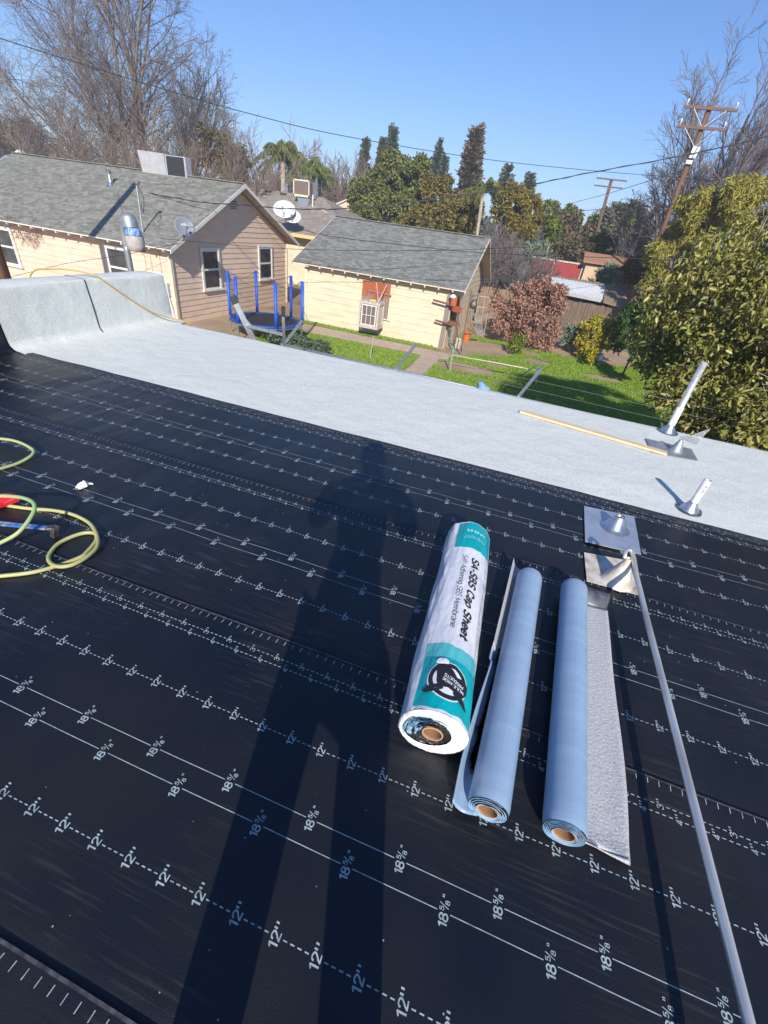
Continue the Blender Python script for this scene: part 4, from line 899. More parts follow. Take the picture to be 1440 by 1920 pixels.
# ------------------------------------------------------------------ houses
def siding(mb, o, ud, nd, L0, L1, z0, z1, course, top=None):
    """lap boards as real wedges. o: point, ud: along, nd: outwards; top(z) -> (umin, umax)"""
    o, ud, nd = np.array(o, float), np.array(ud, float), np.array(nd, float); z = z0; k = 0
    while z < z1-.001:
        zt = min(z+course, z1); a0, a1 = (L0, L1) if top is None else top(z); c0, c1 = (L0, L1) if top is None else top(zt)
        if a1-a0 > .02:
            def q(u, zz, n_): p = o+ud*u+nd*n_; return (p[0], p[1], zz)
            mb.add([q(a0, z, .026), q(a1, z, .026), q(c1, zt, .006), q(c0, zt, .006), q(a0, z, .0), q(a1, z, .0)], [(0, 1, 2, 3), (4, 5, 1, 0)])
        z = zt; k += 1
def window(parent, o, ud, nd, w, h, z, m='trim_white', sashes=True, grids=0, fr=.10, curtain=True, label=None):
    """o: bottom-left on wall, z: sill height"""
    o, ud, nd = np.array(o, float), np.array(ud, float), np.array(nd, float)
    def P3(u, zz, n_): p = o+ud*u+nd*(n_+.034); return (p[0], p[1], zz)
    def bar(mb, u0, u1, a0, a1, n0, n1): 
        vs = [P3(u, zz, n_) for u in (u0, u1) for zz in (a0, a1) for n_ in (n0, n1)]
        mb.add(vs, [(0, 1, 3, 2), (4, 6, 7, 5), (0, 4, 5, 1), (2, 3, 7, 6), (0, 2, 6, 4), (1, 5, 7, 3)])
    f = MB(); bar(f, -fr, 0, z-.02, z+h+fr, .0, .052); bar(f, w, w+fr, z-.02, z+h+fr, .0, .052); bar(f, 0, w, z+h, z+h+fr, .0, .050)
    fo = f.build('window', m, parent, label=label)
    s = MB(); bar(s, -fr-.05, w+fr+.05, z-.09, z-.02, .0, .095); s.build('sill', m, fo)
    s = MB()
    for (a, b_) in ((0, .04), (w-.04, w)): bar(s, a, b_, z-.02, z+h, .012, .038)
    bar(s, .04, w-.04, z-.02, z+.04, .012, .038); bar(s, .04, w-.04, z+h-.04, z+h, .012, .038)
    if sashes: bar(s, .04, w-.04, z+h*.48, z+h*.52+.02, .012, .042)
    s.build('sash', 'trim_white', fo)
    g = MB(); g.add([P3(.03, z, .026), P3(w-.03, z, .026), P3(w-.03, z+h-.02, .026), P3(.03, z+h-.02, .026)], [(0, 1, 2, 3)])
    g.build('pane', 'glass', fo)
    return fo
def rafters(parent, xs, y, z, m='trim'):
    for x in xs:
        b = MB(); b.box((x, y+.13, z-.075), (.05, .30, .10)); b.build('rafter_tail', m, parent)
def gable_house(t, x0, x1, y0, y1, z0, eave_f, ridge, eave_b, over, course, sid, rf, wall_top_f, wall_top_b, trimm, th=.10):
    """ridge runs along x. eave_f=(y,z) front eave edge, ridge=(y,z), eave_b=(y,z) ; x0-over .. x1+over roof"""
    (ef, zf), (yr, zr), (eb, zb) = eave_f, ridge, eave_b
    bx0, bx1 = x0-over, x1+over
    # inner solid
    b = MB(); pz = lambda y: zf+(zr-zf)*(y-ef)/(yr-ef) if y < yr else zb+(zr-zb)*(eb-y)/(eb-yr)
    pr_ = [(x0, y0, z0), (x0, y1, z0), (x0, y1, pz(y1)-.14), (x0, yr, zr-.14), (x0, y0, pz(y0)-.14)]
    b.prism(pr_, (x1-x0, 0, 0)); w_ = b.build('wall', sid, t)
    b = MB(); siding(b, (x0, y0, 0), (1, 0, 0), (0, -1, 0), 0, x1-x0, z0, pz(y0)-.15, course); b.build('wall_siding', sid, t)
    def top(z):
        a = y0; c = y1
        if z > pz(y0)-.15: a = ef+(z+.15-zf)/(zr-zf)*(yr-ef)
        if z > pz(y1)-.15: c = eb-(z+.15-zb)/(zr-zb)*(eb-yr)
        return (a-y0, c-y0)
    b = MB(); siding(b, (x1, y0, 0), (0, 1, 0), (1, 0, 0), 0, y1-y0, z0, zr-.18, course, top); b.build('wall_siding', sid, t)
    # roof slabs
    sl = math.hypot(yr-ef, zr-zf); n1 = Vector((0, -(zr-zf), (yr-ef))).normalized(); n2 = Vector((0, (zr-zb), (eb-yr))).normalized()
    b = MB(); b.prism([(bx0, ef, zf), (bx1, ef, zf), (bx1, yr, zr), (bx0, yr, zr)], tuple(-n1*.03)); ro = b.build('roof', rf, t, uvf=lambda c: (c[0], math.hypot(c[1]-ef, c[2]-zf)))
    b = MB(); b.prism([(bx0, yr+.002, zr), (bx1, yr+.002, zr), (bx1, eb, zb), (bx0, eb, zb)], tuple(-n2*.03)); b.build('roof', rf, t, uvf=lambda c: (c[0]+.7, math.hypot(c[1]-eb, c[2]-zb)))
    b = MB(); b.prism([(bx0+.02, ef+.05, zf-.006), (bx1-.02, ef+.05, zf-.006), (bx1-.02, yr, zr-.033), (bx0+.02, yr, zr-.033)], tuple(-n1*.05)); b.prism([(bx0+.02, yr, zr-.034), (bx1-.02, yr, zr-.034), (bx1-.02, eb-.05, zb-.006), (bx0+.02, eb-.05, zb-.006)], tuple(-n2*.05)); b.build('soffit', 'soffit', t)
    b = MB(); b.tube([(bx0, yr, zr+.004), (bx1, yr, zr+.004)], .045, 6)
    n = int((bx1-bx0)/.25)
    for i in range(n): b.box((bx0+.125+.25*i, yr, zr+.022), (.235, .22, .022), Matrix.Rotation(.02, 3, 'Y'))
    b.build('ridge_cap', rf, t, uvf=lambda c: (c[0], c[1]))
    for bx, sg in ((bx1, 1), (bx0, -1)):
        for (ya, za, n_) in ((ef, zf, n1), (eb, zb, n2)):
            b = MB(); b.prism([(bx, ya, za-.004), (bx, yr, zr-.004), (bx, yr, zr-.004-th*1.15), (bx, ya, za-.004-th*1.15)], (sg*.028, 0, 0)); b.build('bargeboard', trimm, t)
    b = MB(); b.box2((bx0, ef-.012, zf-.05), (bx1, ef+.004, zf-.012)); b.build('eave_edge', trimm, t)
    return pz

# left house
hs = thing('cream_house', 'long cream clapboard house with grey shingle roof and white trimmed gable end', 'house', (-19, 19, G), 'houses beyond the fence')
pzH = gable_house(hs, -25.2, -13.4, 15.1, 23.75, G, (14.6, -.33), (19.53, 2.03), (24.35, -.10), .5, .205, 'siding', 'shingle', -.5, -.4, 'trim_white', .115)
rafters(hs, np.arange(-25, -13.1, .62), 14.62, -.33+.0)
b = MB(); b.box((-13.385, 15.08, -1.75), (.12, .12, 2.5)); b.build('corner_board', 'trim', hs)
b = MB(); b.box((-13.385, 23.77, -1.7), (.12, .12, 2.6)); b.build('corner_board', 'trim', hs)
X1 = -13.4
def gwin(px0, px1, pb0, **k):
    a, c, d_ = gx(*px0, X1), gx(*px1, X1), gx(*pb0, X1)
    return window(hs, (X1, a[1]+.10, 0), (0, 1, 0), (1, 0, 0), c[1]-a[1]-.2, a[2]-d_[2]-.18, d_[2]+.10, **k)
gwin((372, 465), (408, 464), (382, 547)); gwin((482, 461), (508, 460), (487, 527))
YF = 15.1
def fwin(pl, pr, pb):
    a, c, d_ = gy(*pl, YF), gy(*pr, YF), gy(*pb, YF)
    return window(hs, (a[0]+.1, YF, 0), (1, 0, 0), (0, -1, 0), c[0]-a[0]-.2, a[2]-d_[2]-.18, d_[2]+.1)
a = gy(20, 427, YF); d_ = gy(46, 503, YF)
window(hs, (-22.5, YF, 0), (1, 0, 0), (0, -1, 0), 1.25, 1.28, d_[2]+.08)
window(hs, (-16.32, YF, 0), (1, 0, 0), (0, -1, 0), .98, 1.35, -2.02)
# gable vent louvre
a = gx(436, 384, X1); b = MB(); b.box((X1+.03, a[1], a[2]), (.05, .52, .34)); v_ = b.build('gable_vent', 'trim', hs)
b = MB()
for k in range(5): b.box((X1+.062, a[1], a[2]-.13+.065*k), (.012, .44, .028), Matrix.Rotation(.5, 3, 'Y'))
b.build('louvre', 'ac_dark', v_)
# roof things of the left house
def roof_pt(px, Yg=None):
    n_ = np.cross([1, 0, 0], [0, 4.93, 2.36]); P0 = np.array([0, 14.6, -.33]); d = ray(*px); return CP+d*((P0-CP)@n_/(d@n_))
c = roof_pt((208, 346)); vp_ = thing('roof_vent', 'short capped metal flue pipe on the grey roof of the left house', 'flue', c)
b = MB(); b.lathe([(.16, -.05), (.10, .05), (.06, .12), (.06, .42)], c, n=16); b.build('flue_pipe', 'galv', vp_, smooth=True)
b = MB(); b.lathe([(.0, .40), (.10, .40), (.10, .47), (.03, .50), (0, .50)], c, n=16); b.build('cap', 'steel_dark', vp_)
# rooftop cooler on the ridge
ac = thing('rooftop_cooler', 'white boxy rooftop unit with dark louvred side on the ridge of the left house', 'air cooler', (-17.2, 19.9, 1.9), 'rooftop coolers')
b = MB(); b.prism([(-18.0, 19.35, 1.95), (-16.72, 19.35, 1.95), (-16.77, 19.35, 2.70), (-18.12, 19.35, 2.72)], (0, .45, 0)); b.build('cabinet', 'ac_white', ac, bevel=.02)
b = MB(); b.box((-16.2, 19.55, 2.31), (1.04, .38, .72)); b.build('cabinet', 'ac_white', ac, bevel=.02)
b = MB()
for k in range(12): b.box((-16.2, 19.358, 2.02+k*.052), (.86, .02, .03), Matrix.Rotation(.6, 3, 'X'))
b.box((-16.2, 19.363, 2.31), (.9, .008, .66)); b.build('louvre', 'ac_dark', ac)
# service mast with wires on the roof
c = roof_pt((268, 436)); mt = thing('service_mast', 'slim electrical service mast standing on the grey roof of the left house', 'mast', c)
mtop = gy(256, 346, c[1]+.05); b = MB(); b.tube([c, mtop], .032, 8); b.build('mast_pipe', 'galv_dull', mt); b = MB(); b.tube([mtop, mtop+np.array([.06, -.05, .08]), mtop+np.array([.16, -.08, .02])], [.05, .06, .05], 8); b.build('weather_head', 'ac_box', mt)
b = MB(); b.tube(curve([mtop+np.array([.1, -.1, 0]), mtop+np.array([.35, -.15, -.35]), mtop+np.array([.2, -.1, -.8]), mtop+np.array([.05, 0, -.6])]), .012, 5); b.build('drip_loop', 'wire', mt)
# dish on the rake
def dish(name, label, c, nrm, r, mast_to, m, grp='satellite dishes', sx=1.15):
    c = np.array(c); t = thing(name, label, 'satellite dish', mast_to, grp); nn = Vector(nrm).normalized(); up = Vector((0, 0, 1)); X_ = up.cross(nn).normalized(); Y_ = nn.cross(X_)
    b = MB(); b.grid(lambda u, v: tuple(Vector(c)+(X_*math.cos(2*PI*u)*sx+Y_*math.sin(2*PI*u))*r*v-nn*r*.22*(1-v*v)), 32, 7, flip=False); b.build('reflector', m, t, smooth=True, solid=.012)
    b = MB(); q = Vector(c)-nn*r*.2; b.tube([tuple(q), tuple(q-nn*.12), tuple(mast_to)], .022, 8); b.build('bracket', 'steel_dark', t)
    b = MB(); f = Vector(c)+nn*r*.95-Y_*r*.45; b.tube([tuple(Vector(c)-Y_*r*.95), tuple(f)], .014, 6); b.box(f, (.07, .10, .07)); b.build('feed_arm', 'ac_box', t)
    return t, Vector(c), X_, Y_, nn
c = gy(346, 424, 15.1); dt, dc, dX, dY, dn = dish('satellite_dish', 'dark grey satellite dish clamped to the gable edge of the left house', c, (.9, -.75, .45), .30, gy(343, 452, 14.95), 'dish_grey')
pr = MB(); put_text(pr, 'dish', lambda a, b_: tuple(dc+dX*(-a if False else a)+dY*(b_+.08)-dn*.045), .24, .10, .16); pr.build('lettering', 'ink_pale', dt)
# wall box with conduit
a = gy(312, 543, 15.03); mb_ = thing('meter_box', 'pale grey service box on the front wall near the corner of the left house', 'meter box', a)
b = MB(); b.box(a, (.28, .14, .46)); b.build('box', 'ac_white', mb_, bevel=.02)
b = MB(); b.tube([a+np.array([0.08, .02, -.2]), a+np.array([.2, .04, -.9]), a+np.array([.25, .04, -2.2])], .02, 6); b.build('conduit', 'ac_box', mb_)
for k, (x0_, x1_) in enumerate(((268, 275), (279, 288), (296, 306))):
    a, c = gy(x0_, 468, 15.05), gy(x1_, 470+55+k*18, 15.05)
    b = MB(); b.tube([(a[0], 15.05, a[2]), (a[0], 15.05, -1.5-.25*k)], .018, 6); b.build('wall_conduit', 'siding', hs)

# garage
gr = thing('cream_garage', 'small cream clapboard garage with grey shingle roof and boarded doorway', 'garage', (-6.8, 24, G), 'houses beyond the fence')
pzG = gable_house(gr, -10.35, -3.4, 20.2, 28.6, G, (19.8, -.53), (24.4, 1.38), (29.0, -.53), .52, .262, 'siding_g', 'shingle_g', -.7, -.7, 'trim', .10)
rafters(gr, np.arange(-10.1, -3.0, .61), 19.82, -.53)
b = MB(); b.box((-10.33, 20.19, -1.85), (.12, .11, 2.3)); b.build('corner_board', 'trim', gr)
a, c, d_ = gy(683, 523, 20.15), gy(732, 529, 20.15), gy(730, 598, 20.15)
b = MB(); W_ = 5
for k in range(W_):
    x0_ = -7.50+k*.262; b.box2((x0_, 20.10, -2.2), (x0_+.255, 20.165, -.78))
bd = b.build('boarded_door', 'boards_grey', gr)
b = MB()
for k in range(W_):
    x0_ = -7.50+k*.262; zz = -1.42+.08*math.sin(k*2.1); b.box2((x0_+.002, 20.092, zz), (x0_+.253, 20.10, -.80))
b.build('red_brown_boards', 'boards_orange', bd)
b = MB(); b.beam((-7.2, 20.06, -1.18), (-6.1, 20.06, -1.22), .04, .05); b.build('cross_bar', 'boards_grey', bd)
b = MB(); b.box((-6.3, 20.13, -2.24), (.5, .09, .05)); b.build('threshold', 'trim_white', bd)
b = MB(); b.tube([(-10.37, 20.1, -1.3), (-10.37, 20.1, -2.9)], .02, 6); b.build('wall_conduit', 'siding_g', gr)
# old window cooler hung on struts at the boarded doorway
cg = thing('window_cooler', 'weathered white box cooler with a nine-pane style grille hung by struts before the boarded doorway', 'air cooler', (-6.95, 19.6, -2.5))
cg['label'] = 'weathered white window cooler box hung by struts before the boarded doorway'
X0, X1_, YA, YB, ZA, ZB = -7.17, -6.33, 19.15, 19.85, -2.52, -1.55
b = MB()
for x in (X0, X1_):
    for y in (YA, YB): b.box((x, y, (ZA+ZB)/2), (.08, .08, ZB-ZA))
for z_ in (ZA, ZB):
    for y in (YA, YB): b.box(((X0+X1_)/2, y, z_), (X1_-X0+.10, .07, .10))
    for x in (X0, X1_): b.box((x, (YA+YB)/2, z_), (.09, YB-YA, .10))
b.build('frame', 'old_white', cg, bevel=.008)
b = MB(); b.box2((X0+.05, YA+.05, ZA+.03), (X1_-.05, YB-.05, ZB-.03)); b.build('inner_box', 'pad', cg)
b = MB(); b.box(((X0+X1_)/2, (YA+YB)/2, ZB+.055), (X1_-X0+.06, YB-YA+.06, .02)); b.build('top', 'old_white', cg)
b = MB()
for k in range(4): b.box((X0+.10+k*(X1_-X0-.2)/3, YA-.012, (ZA+ZB)/2), (.022 if 0 < k < 3 else .05, .022, ZB-ZA-.12))
for k in range(3): b.box(((X0+X1_)/2, YA-.012, ZA+.09+k*(ZB-ZA-.18)/2), (X1_-X0-.14, .02, .022 if k == 1 else .05))
b.build('window_sash', 'trim_white', cg)
for k in range(7):
    b = MB(); b.box((X1_+.02, YA+.09+k*.085, (ZA+ZB)/2), (.012, .02, ZB-ZA-.16)); b.build('slat', 'old_white', cg)
b = MB(); b.beam((-6.85, 20.05, -.82), (-6.45, YA+.2, ZB+.07), .03, .03); b.build('strut', 'old_white', cg)
b = MB(); b.beam((-6.35, 20.05, -.84), (-6.45, YA+.25, ZB+.07), .03, .03); b.build('strut', 'old_white', cg)
b = MB(); b.box((-6.75, 19.5, ZB+.09), (.24, .16, .05), .5); b.build('rag', mat('yellow_rag', (.5, .6, .08), .8), cg)
b = MB(); b.box((-6.75, 19.95, ZA-.06), (.7, .5, .06)); b.build('support_shelf', 'boards_grey', cg)

# second house behind
h2 = thing('brown_roof_house', 'far cream house with weathered brown shingle roof behind the two nearer buildings', 'house', (-20, 36, G), 'houses beyond the fence')
EL = gy(549, 432, 30); 
b = MB(); ef, zf, yr, zr, xr = 30.0, .16, 36.0, 2.45, -17.1
n1 = Vector((0, -(zr-zf), yr-ef)).normalized()
b.prism([(-34, ef, zf), (-14.0, ef, zf), (-12.9, 31.0, .75), (xr, yr, zr), (-34, yr, zr)], tuple(-n1*.05)); b.build('roof', 'shingle_b', h2, uvf=lambda c: (c[0], math.hypot(c[1]-ef, c[2]-zf)))
b = MB(); b.prism([(-12.9, 31.0, .75), (-12.9, 41.0, .75), (xr, yr, zr)], (-.02, 0, -.05)); b.build('roof', 'shingle_b', h2, uvf=lambda c: (c[1], c[2]*2))
b = MB(); b.prism([(-34, yr+.01, zr), (xr, yr+.01, zr), (-13, 42, zf), (-34, 42, zf)], (0, 0, -.05)); b.build('roof', 'shingle_b', h2, uvf=lambda c: (c[0], c[1]))
b = MB(); b.box2((-33.5, 30.9, G), (-13.6, 41.3, -.05)); b.build('wall', 'siding_g', h2)
b = MB(); b.box2((-34, ef-.03, zf-.22), (-14.0, ef, zf-.02)); b.build('fascia', mat('fascia_yellow', (.75, .50, .22), .7), h2)
for px in ((503, 360), (531, 365)):
    d = ray(*px); n_ = np.array(n1); P0 = np.array([0, ef, zf]); q = CP+d*((P0-CP)@n_/(d@n_)); b = MB(); b.box(q+np.array([0, 0, .06]), (.42, .3, .10)); b.build('roof_vent_box', 'ac_dark', h2)
def h2pt(px): d = ray(*px); n_ = np.array(n1); P0 = np.array([0, ef, zf]); return CP+d*((P0-CP)@n_/(d@n_))
c = gy(538, 362, 36.2); b = MB(); b.box((c[0], 36.2, 2.6), (.28, .28, .5)); b.box((c[0], 36.2, 2.9), (.42, .42, .10)); b.build('flue', 'ac_box', h2)
q = h2pt((575, 385)); ac2 = thing('rooftop_cooler', 'rooftop evaporative cooler with brown pads and cream frame on the brown roof', 'air cooler', q, 'rooftop coolers')
A0, A1, A2 = gy(551, 336, q[1]), gy(580, 340, q[1]), gy(580, 371, q[1]); w_ = A1[0]-A0[0]; z1_, z0_ = A0[2], A2[2]; cx = (A0[0]+A1[0])/2; Yc = q[1]
b = MB(); b.box2((A0[0], Yc, z0_), (A1[0], Yc+1.15, z1_)); b.build('cabinet', 'ac_white', ac2)
b = MB(); b.box2((A0[0]+.05, Yc-.02, z0_+.12), (A1[0]-.05, Yc-.002, z1_-.06)); b.box2((A1[0]+.002, Yc+.06, z0_+.12), (A1[0]+.02, Yc+.5, z1_-.06)); b.build('cooler_pad', 'pad', ac2)
b = MB()
for (a_, c_) in (((A0[0]-.03, z1_-.05), (A1[0]+.03, z1_+.03)), ((A0[0]-.03, z0_), (A1[0]+.03, z0_+.12)), ((A0[0]-.03, z0_), (A0[0]+.04, z1_)), ((A1[0]-.04, z0_), (A1[0]+.03, z1_))): b.box2((a_[0], Yc-.04, a_[1]), (c_[0], Yc-.021, c_[1]))
b.build('frame', 'trim', ac2)
b = MB(); b.prism([(A0[0]+.2, Yc+.1, z0_-.02), (A1[0], Yc+.1, z0_-.02), (A1[0], Yc-.5, q[2]-.35), (A0[0]+.75, Yc-.5, q[2]-.35)], (0, .5, 0)); b.build('curb', 'galv_dull', ac2)
b = MB(); b.tube([(A1[0]+.35, Yc-.1, z0_+.2), (A1[0]+.35, Yc-.1, z0_-1.1)], .045, 8); b.build('drain_pipe', 'pvc', ac2)
for lab, cpx, base, r in (('larger white oval satellite dish behind the gable of the left house', (533, 392), (537, 432), .56), ('smaller white satellite dish right behind the larger oval one', (549, 406), (545, 436), .42)):
    c = gy(*cpx, 29.2 if r > .5 else 29.5); dish('satellite_dish', lab, c, (.25, -.75, .55), r, gy(*base, 29.9), 'dish', sx=1.25)
b = MB(); b.beam(h2pt((601, 392)), h2pt((622, 404)), .09, .06); b.build('roof_board', 'trim', h2)
c = gy(690, 360, 52)
# small far roof right of the brown roof
fh = thing('far_house', 'distant house peeking between brown roof and green tree, pale fascia', 'house', (-19.5, 52, G), 'houses beyond the fence')
a, c = gy(628, 384, 50), gy(655, 372, 50); b = MB(); b.prism([(a[0], 50, a[2]), (c[0], 50, c[2]), (c[0]+3, 50, a[2]-.2), (c[0]+3, 50, G), (a[0], 50, G)], (0, 6, 0)); b.build('wall', 'siding', fh)
b = MB(); b.beam(a+np.array([-.4, -.1, -.15]), c+np.array([0, -.1, .02]), .2, .22); b.build('bargeboard', 'trim_white', fh)
b = MB(); b.prism([a+np.array([-.4, -.3, 0]), c+np.array([0, -.3, .16]), c+np.array([3.3, -.3, -1.0]), c+np.array([3.3, -.3, -1.1]), c+np.array([0, -.3, .06]), a+np.array([-.4, -.3, -.1])], (0, 6.5, 0)); b.build('roof', 'shingle_b', fh, uvf=lambda c: (c[0], c[1]))
# gable of a house at the far left edge
fl_ = thing('far_house', 'distant blue-grey house with white gable trim at the far left edge', 'house', (-42, 34, G), 'houses beyond the fence')
a, c, e_ = gy(-20, 312, 34), gy(10, 290, 34), gy(14, 300, 34)
b = MB(); b.prism([(a[0]-6, 34, a[2]-1), (a[0], 34, a[2]), (c[0], 34, c[2]), (e_[0]+3, 34, c[2]-1.0), (e_[0]+3, 34, G), (a[0]-6, 34, G)], (0, 8, 0)); b.build('wall', mat('blue_grey_wall', (.16, .24, .33), .8), fl_)
a, c, e_ = gy(24, 297, 33), gy(38, 284, 33), gy(45, 290, 33); b = MB(); b.beam(a, c, .3, .25); b.beam(c, e_, .3, .25); b.build('bargeboard', 'trim_white', fl_)

# ------------------------------------------------------------------ fences
def board_fence(name, label, p0, p1, z0, z1, bw, m, ear=True, th=.02, grp='wooden fences', cat='fence', lean=.0):
    p0, p1 = np.array(p0, float), np.array(p1, float); L = np.linalg.norm(p1-p0); d = (p1-p0)/L; t = thing(name, label, cat, ((p0[0]+p1[0])/2, (p0[1]+p1[1])/2, z0), grp)
    n = int(L/bw); nr = np.array([-d[1], d[0]])
    mb = MB()
    for i in range(n):
        a = p0+d*(i*bw+.004); c = p0+d*((i+1)*bw-.004); zt = z1+random.uniform(-.03, .03); e = .045 if ear else .0; off = nr*random.uniform(-.008, .008)
        a3, c3 = a+off, c+off; sh = d*random.uniform(-.012, .012)
        poly = [(a3[0], a3[1], z0), (c3[0], c3[1], z0), (c3[0]+sh[0], c3[1]+sh[1], zt-e), (c3[0]-d[0]*e*.6+sh[0], c3[1]-d[1]*e*.6+sh[1], zt), (a3[0]+d[0]*e*.6+sh[0], a3[1]+d[1]*e*.6+sh[1], zt), (a3[0]+sh[0], a3[1]+sh[1], zt-e)]
        mb.prism(poly, (nr[0]*th, nr[1]*th, 0))
    mb.build('boards', m, t)
    for f in (.25, .8):
        r_ = MB(); z_ = z0+(z1-z0)*f; r_.beam((*(p0+nr*(th+.03)), z_), (*(p1+nr*(th+.03)), z_), .04, .09); r_.build('rail', m, t)
    k = 0
    while k*2.4 < L+.1:
        q = p0+d*min(L, k*2.4)+nr*(th+.09); r_ = MB(); r_.box((q[0], q[1], (z0+z1)/2-.05), (.09, .09, z1-z0-.1)); r_.build('post', m, t); k += 1
    return t
board_fence('wood_fence', 'low weathered picket fence top just behind the roof edge, near the ladder', (-4.9, 6.6), (-3.0, 6.6), G, -.62, .14, 'fence_grey', False)
board_fence('wood_fence', 'tan board fence with pale scrap behind the garage corner', (-3.3, 29.2), (-.4, 29.2), G, -1.0, .15, 'fence_tan')
board_fence('wood_fence', 'dark brown board fence behind the red-leaved bush', (-.3, 28.4), (6.2, 28.4), G, -.93, .15, 'fence')
board_fence('wood_fence', 'farther dog-eared board fence above the white sheet roof', (-.6, 31.6), (6.6, 31.6), G, -.0, .15, 'fence_grey')
board_fence('wood_fence', 'red-brown board gate between the left house and the garage', (-13.3, 26.0), (-10.4, 26.0), G, -.95, .15, 'fence')
# white sheet roof of a lean-to between the fences
lt = thing('lean_to', 'low lean-to with white sheet metal roof behind the dark fence', 'shed', (2.3, 29.5, G))
q = [gy(1035, 521, 30.6), gy(1150, 541, 30.6), gy(1147, 567, 28.9), gy(1031, 543, 28.9)]
b = MB(); b.prism(q, (0, 0, .05)); wr_ = b.build('roof', 'white_sheet', lt)
b = MB(); A_, B_, C_, D_ = [Vector(p) for p in q]
for i in range(1, 6):
    f = i/6; b.beam(tuple(A_.lerp(D_, f)+Vector((0, 0, .056))), tuple(B_.lerp(C_, f)+Vector((0, 0, .056))), .03, .012)
for i in range(18):
    for j in range(6):
        f = (i+.5*(j % 2))/18; g0, g1 = j/6, (j+1)/6; p_ = A_.lerp(B_, f).lerp(D_.lerp(C_, f), g0); p2_ = A_.lerp(B_, f).lerp(D_.lerp(C_, f), g1); b.beam(tuple(p_+Vector((0, 0, .055))), tuple(p2_+Vector((0, 0, .055))), .016, .01)
b.build('panel_seams', 'galv_dull', wr_)
b = MB(); b.beam(tuple(D_+Vector((0, -.03, -.03))), tuple(C_+Vector((0, -.03, -.03))), .04, .16); b.build('fascia', 'ac_white', lt)
b = MB(); b.box2((q[3][0]+.1, 29.2, G), (q[2][0]-.1, 30.4, q[2][2]-.1)); b.build('wall', 'black', lt)
b = MB(); a, c = gy(1131, 568, 28.2), gy(1172, 580, 28.2); b.prism([a, c, c+np.array([.2, 2.6, .75]), a+np.array([.1, 2.6, .75])], (0, 0, .04)); tag(b.build('wood_ramp_panel', 'fence_tan'), 'tan plywood panel sloping beside the white sheet roof', 'panel')
# red painted wall and tan shed beyond
rw = thing('red_wall', 'red painted panel wall in a white frame beyond the fences', 'wall', (2, 35, G))
q = [gy(1000, 482, 36), gy(1093, 497, 36)]; a, c = q; zb = -1.6
b = MB(); b.box2((a[0], 36, zb), (c[0], 36.1, a[2]-.02)); b.build('panel', 'redwall', rw)
b = MB(); b.box2((a[0]-.05, 35.95, a[2]-.04), (c[0]+.05, 36.0, a[2]+.06)); mx_ = gy(1040, 490, 36)[0]; b.box2((mx_-.05, 35.93, zb), (mx_+.05, 35.99, a[2]-.04)); b.box2((c[0]-.02, 35.93, zb), (c[0]+.12, 35.99, a[2])); b.build('frame', 'old_white', rw)
ts = thing('tan_shed', 'small tan shed with terracotta roof to the right of the red wall', 'shed', (5, 37, G))
a, c = gy(1100, 493, 35.6), gy(1160, 503, 35.6)
b = MB(); b.box2((a[0], 35.6, G), (c[0], 38.4, a[2]-.05)); b.build('wall', 'stucco', ts)
a2, c2 = gy(1096, 474, 38), gy(1170, 484, 38)
b = MB(); b.prism([(a[0]-.25, 35.3, a[2]+.02), (c[0]+.5, 35.3, a[2]+.02), (c2[0]+.3, 38, a2[2]), (a2[0], 38, a2[2])], (0, 0, .08)); b.build('roof', 'tan_roof', ts)
w0 = gy(1128, 498, 35.55); b = MB(); b.box((w0[0]+.1, 35.57, w0[2]-.05), (.5, .04, .28)); b.build('vent', 'boards_grey', ts)
b = MB(); b.box2((c[0]+.05, 35.2, G), (c[0]+2.2, 35.25, a[2]-.25)); tag(b.build('plywood_sheet', 'fence'), 'dark brown sheet of plywood right of the tan shed', 'plywood')
# white awning / tarp far right
b = MB(); a, c = gy(1147, 465, 44), gy(1195, 480, 44); b.grid(lambda u, v: (a[0]+(c[0]-a[0])*u, 44+2*v, a[2]-.9*u*u+.8*v+.25*mnoise.noise(Vector((u*4, v*4, 1)))), 12, 8); tag(b.build('tarp', 'white_sheet', solid=.02), 'white tarp draped over something beyond the tan shed', 'tarp')
# chain link fence with top rail and leaning arms
cf = thing('chain_link_fence', 'galvanised chain link fence with top rail and angled wire arms below the roof edge', 'fence', (0, 6.3, G))
YC, ZT = 6.3, -.46
b = MB(); b.tube([(-3.65, YC, ZT+.02), (-1, YC, ZT), (2.6, YC, ZT-.04)], .021, 10); b.build('top_rail', 'galv_dull', cf, smooth=True)
for x in (-3.62, -1.72, .13, 3.9):
    b = MB(); b.tube([(x, YC, G), (x, YC, ZT+.03)], .026, 10); b.build('post', 'galv_dull', cf, smooth=True)
    b = MB(); b.beam((x, YC, ZT), (x+.20, YC+.02+.25, ZT+.38), .035, .03); b.build('arm', 'galv_dull', cf)
segs = []; s_ = .075; x = -3.7
for i in range(-40, 90):
    for sg in (1, -1):
        x0_ = -3.65+i*s_; pts_ = []
        z_ = ZT-.02; xx_ = x0_
        for k in range(17):
            x2_ = xx_+sg*s_/2*2*.5; z2_ = z_-.05
            if -3.65 < xx_ < 2.4 and -3.65 < x2_ < 2.4: segs.append((xx_, YC+.003*sg, z_, .0022, x2_, YC-.003*sg, z2_, .0022))
            xx_, z_ = x2_, z2_
tubes_fast('mesh', segs, M['galv_dull'], cf, 3)
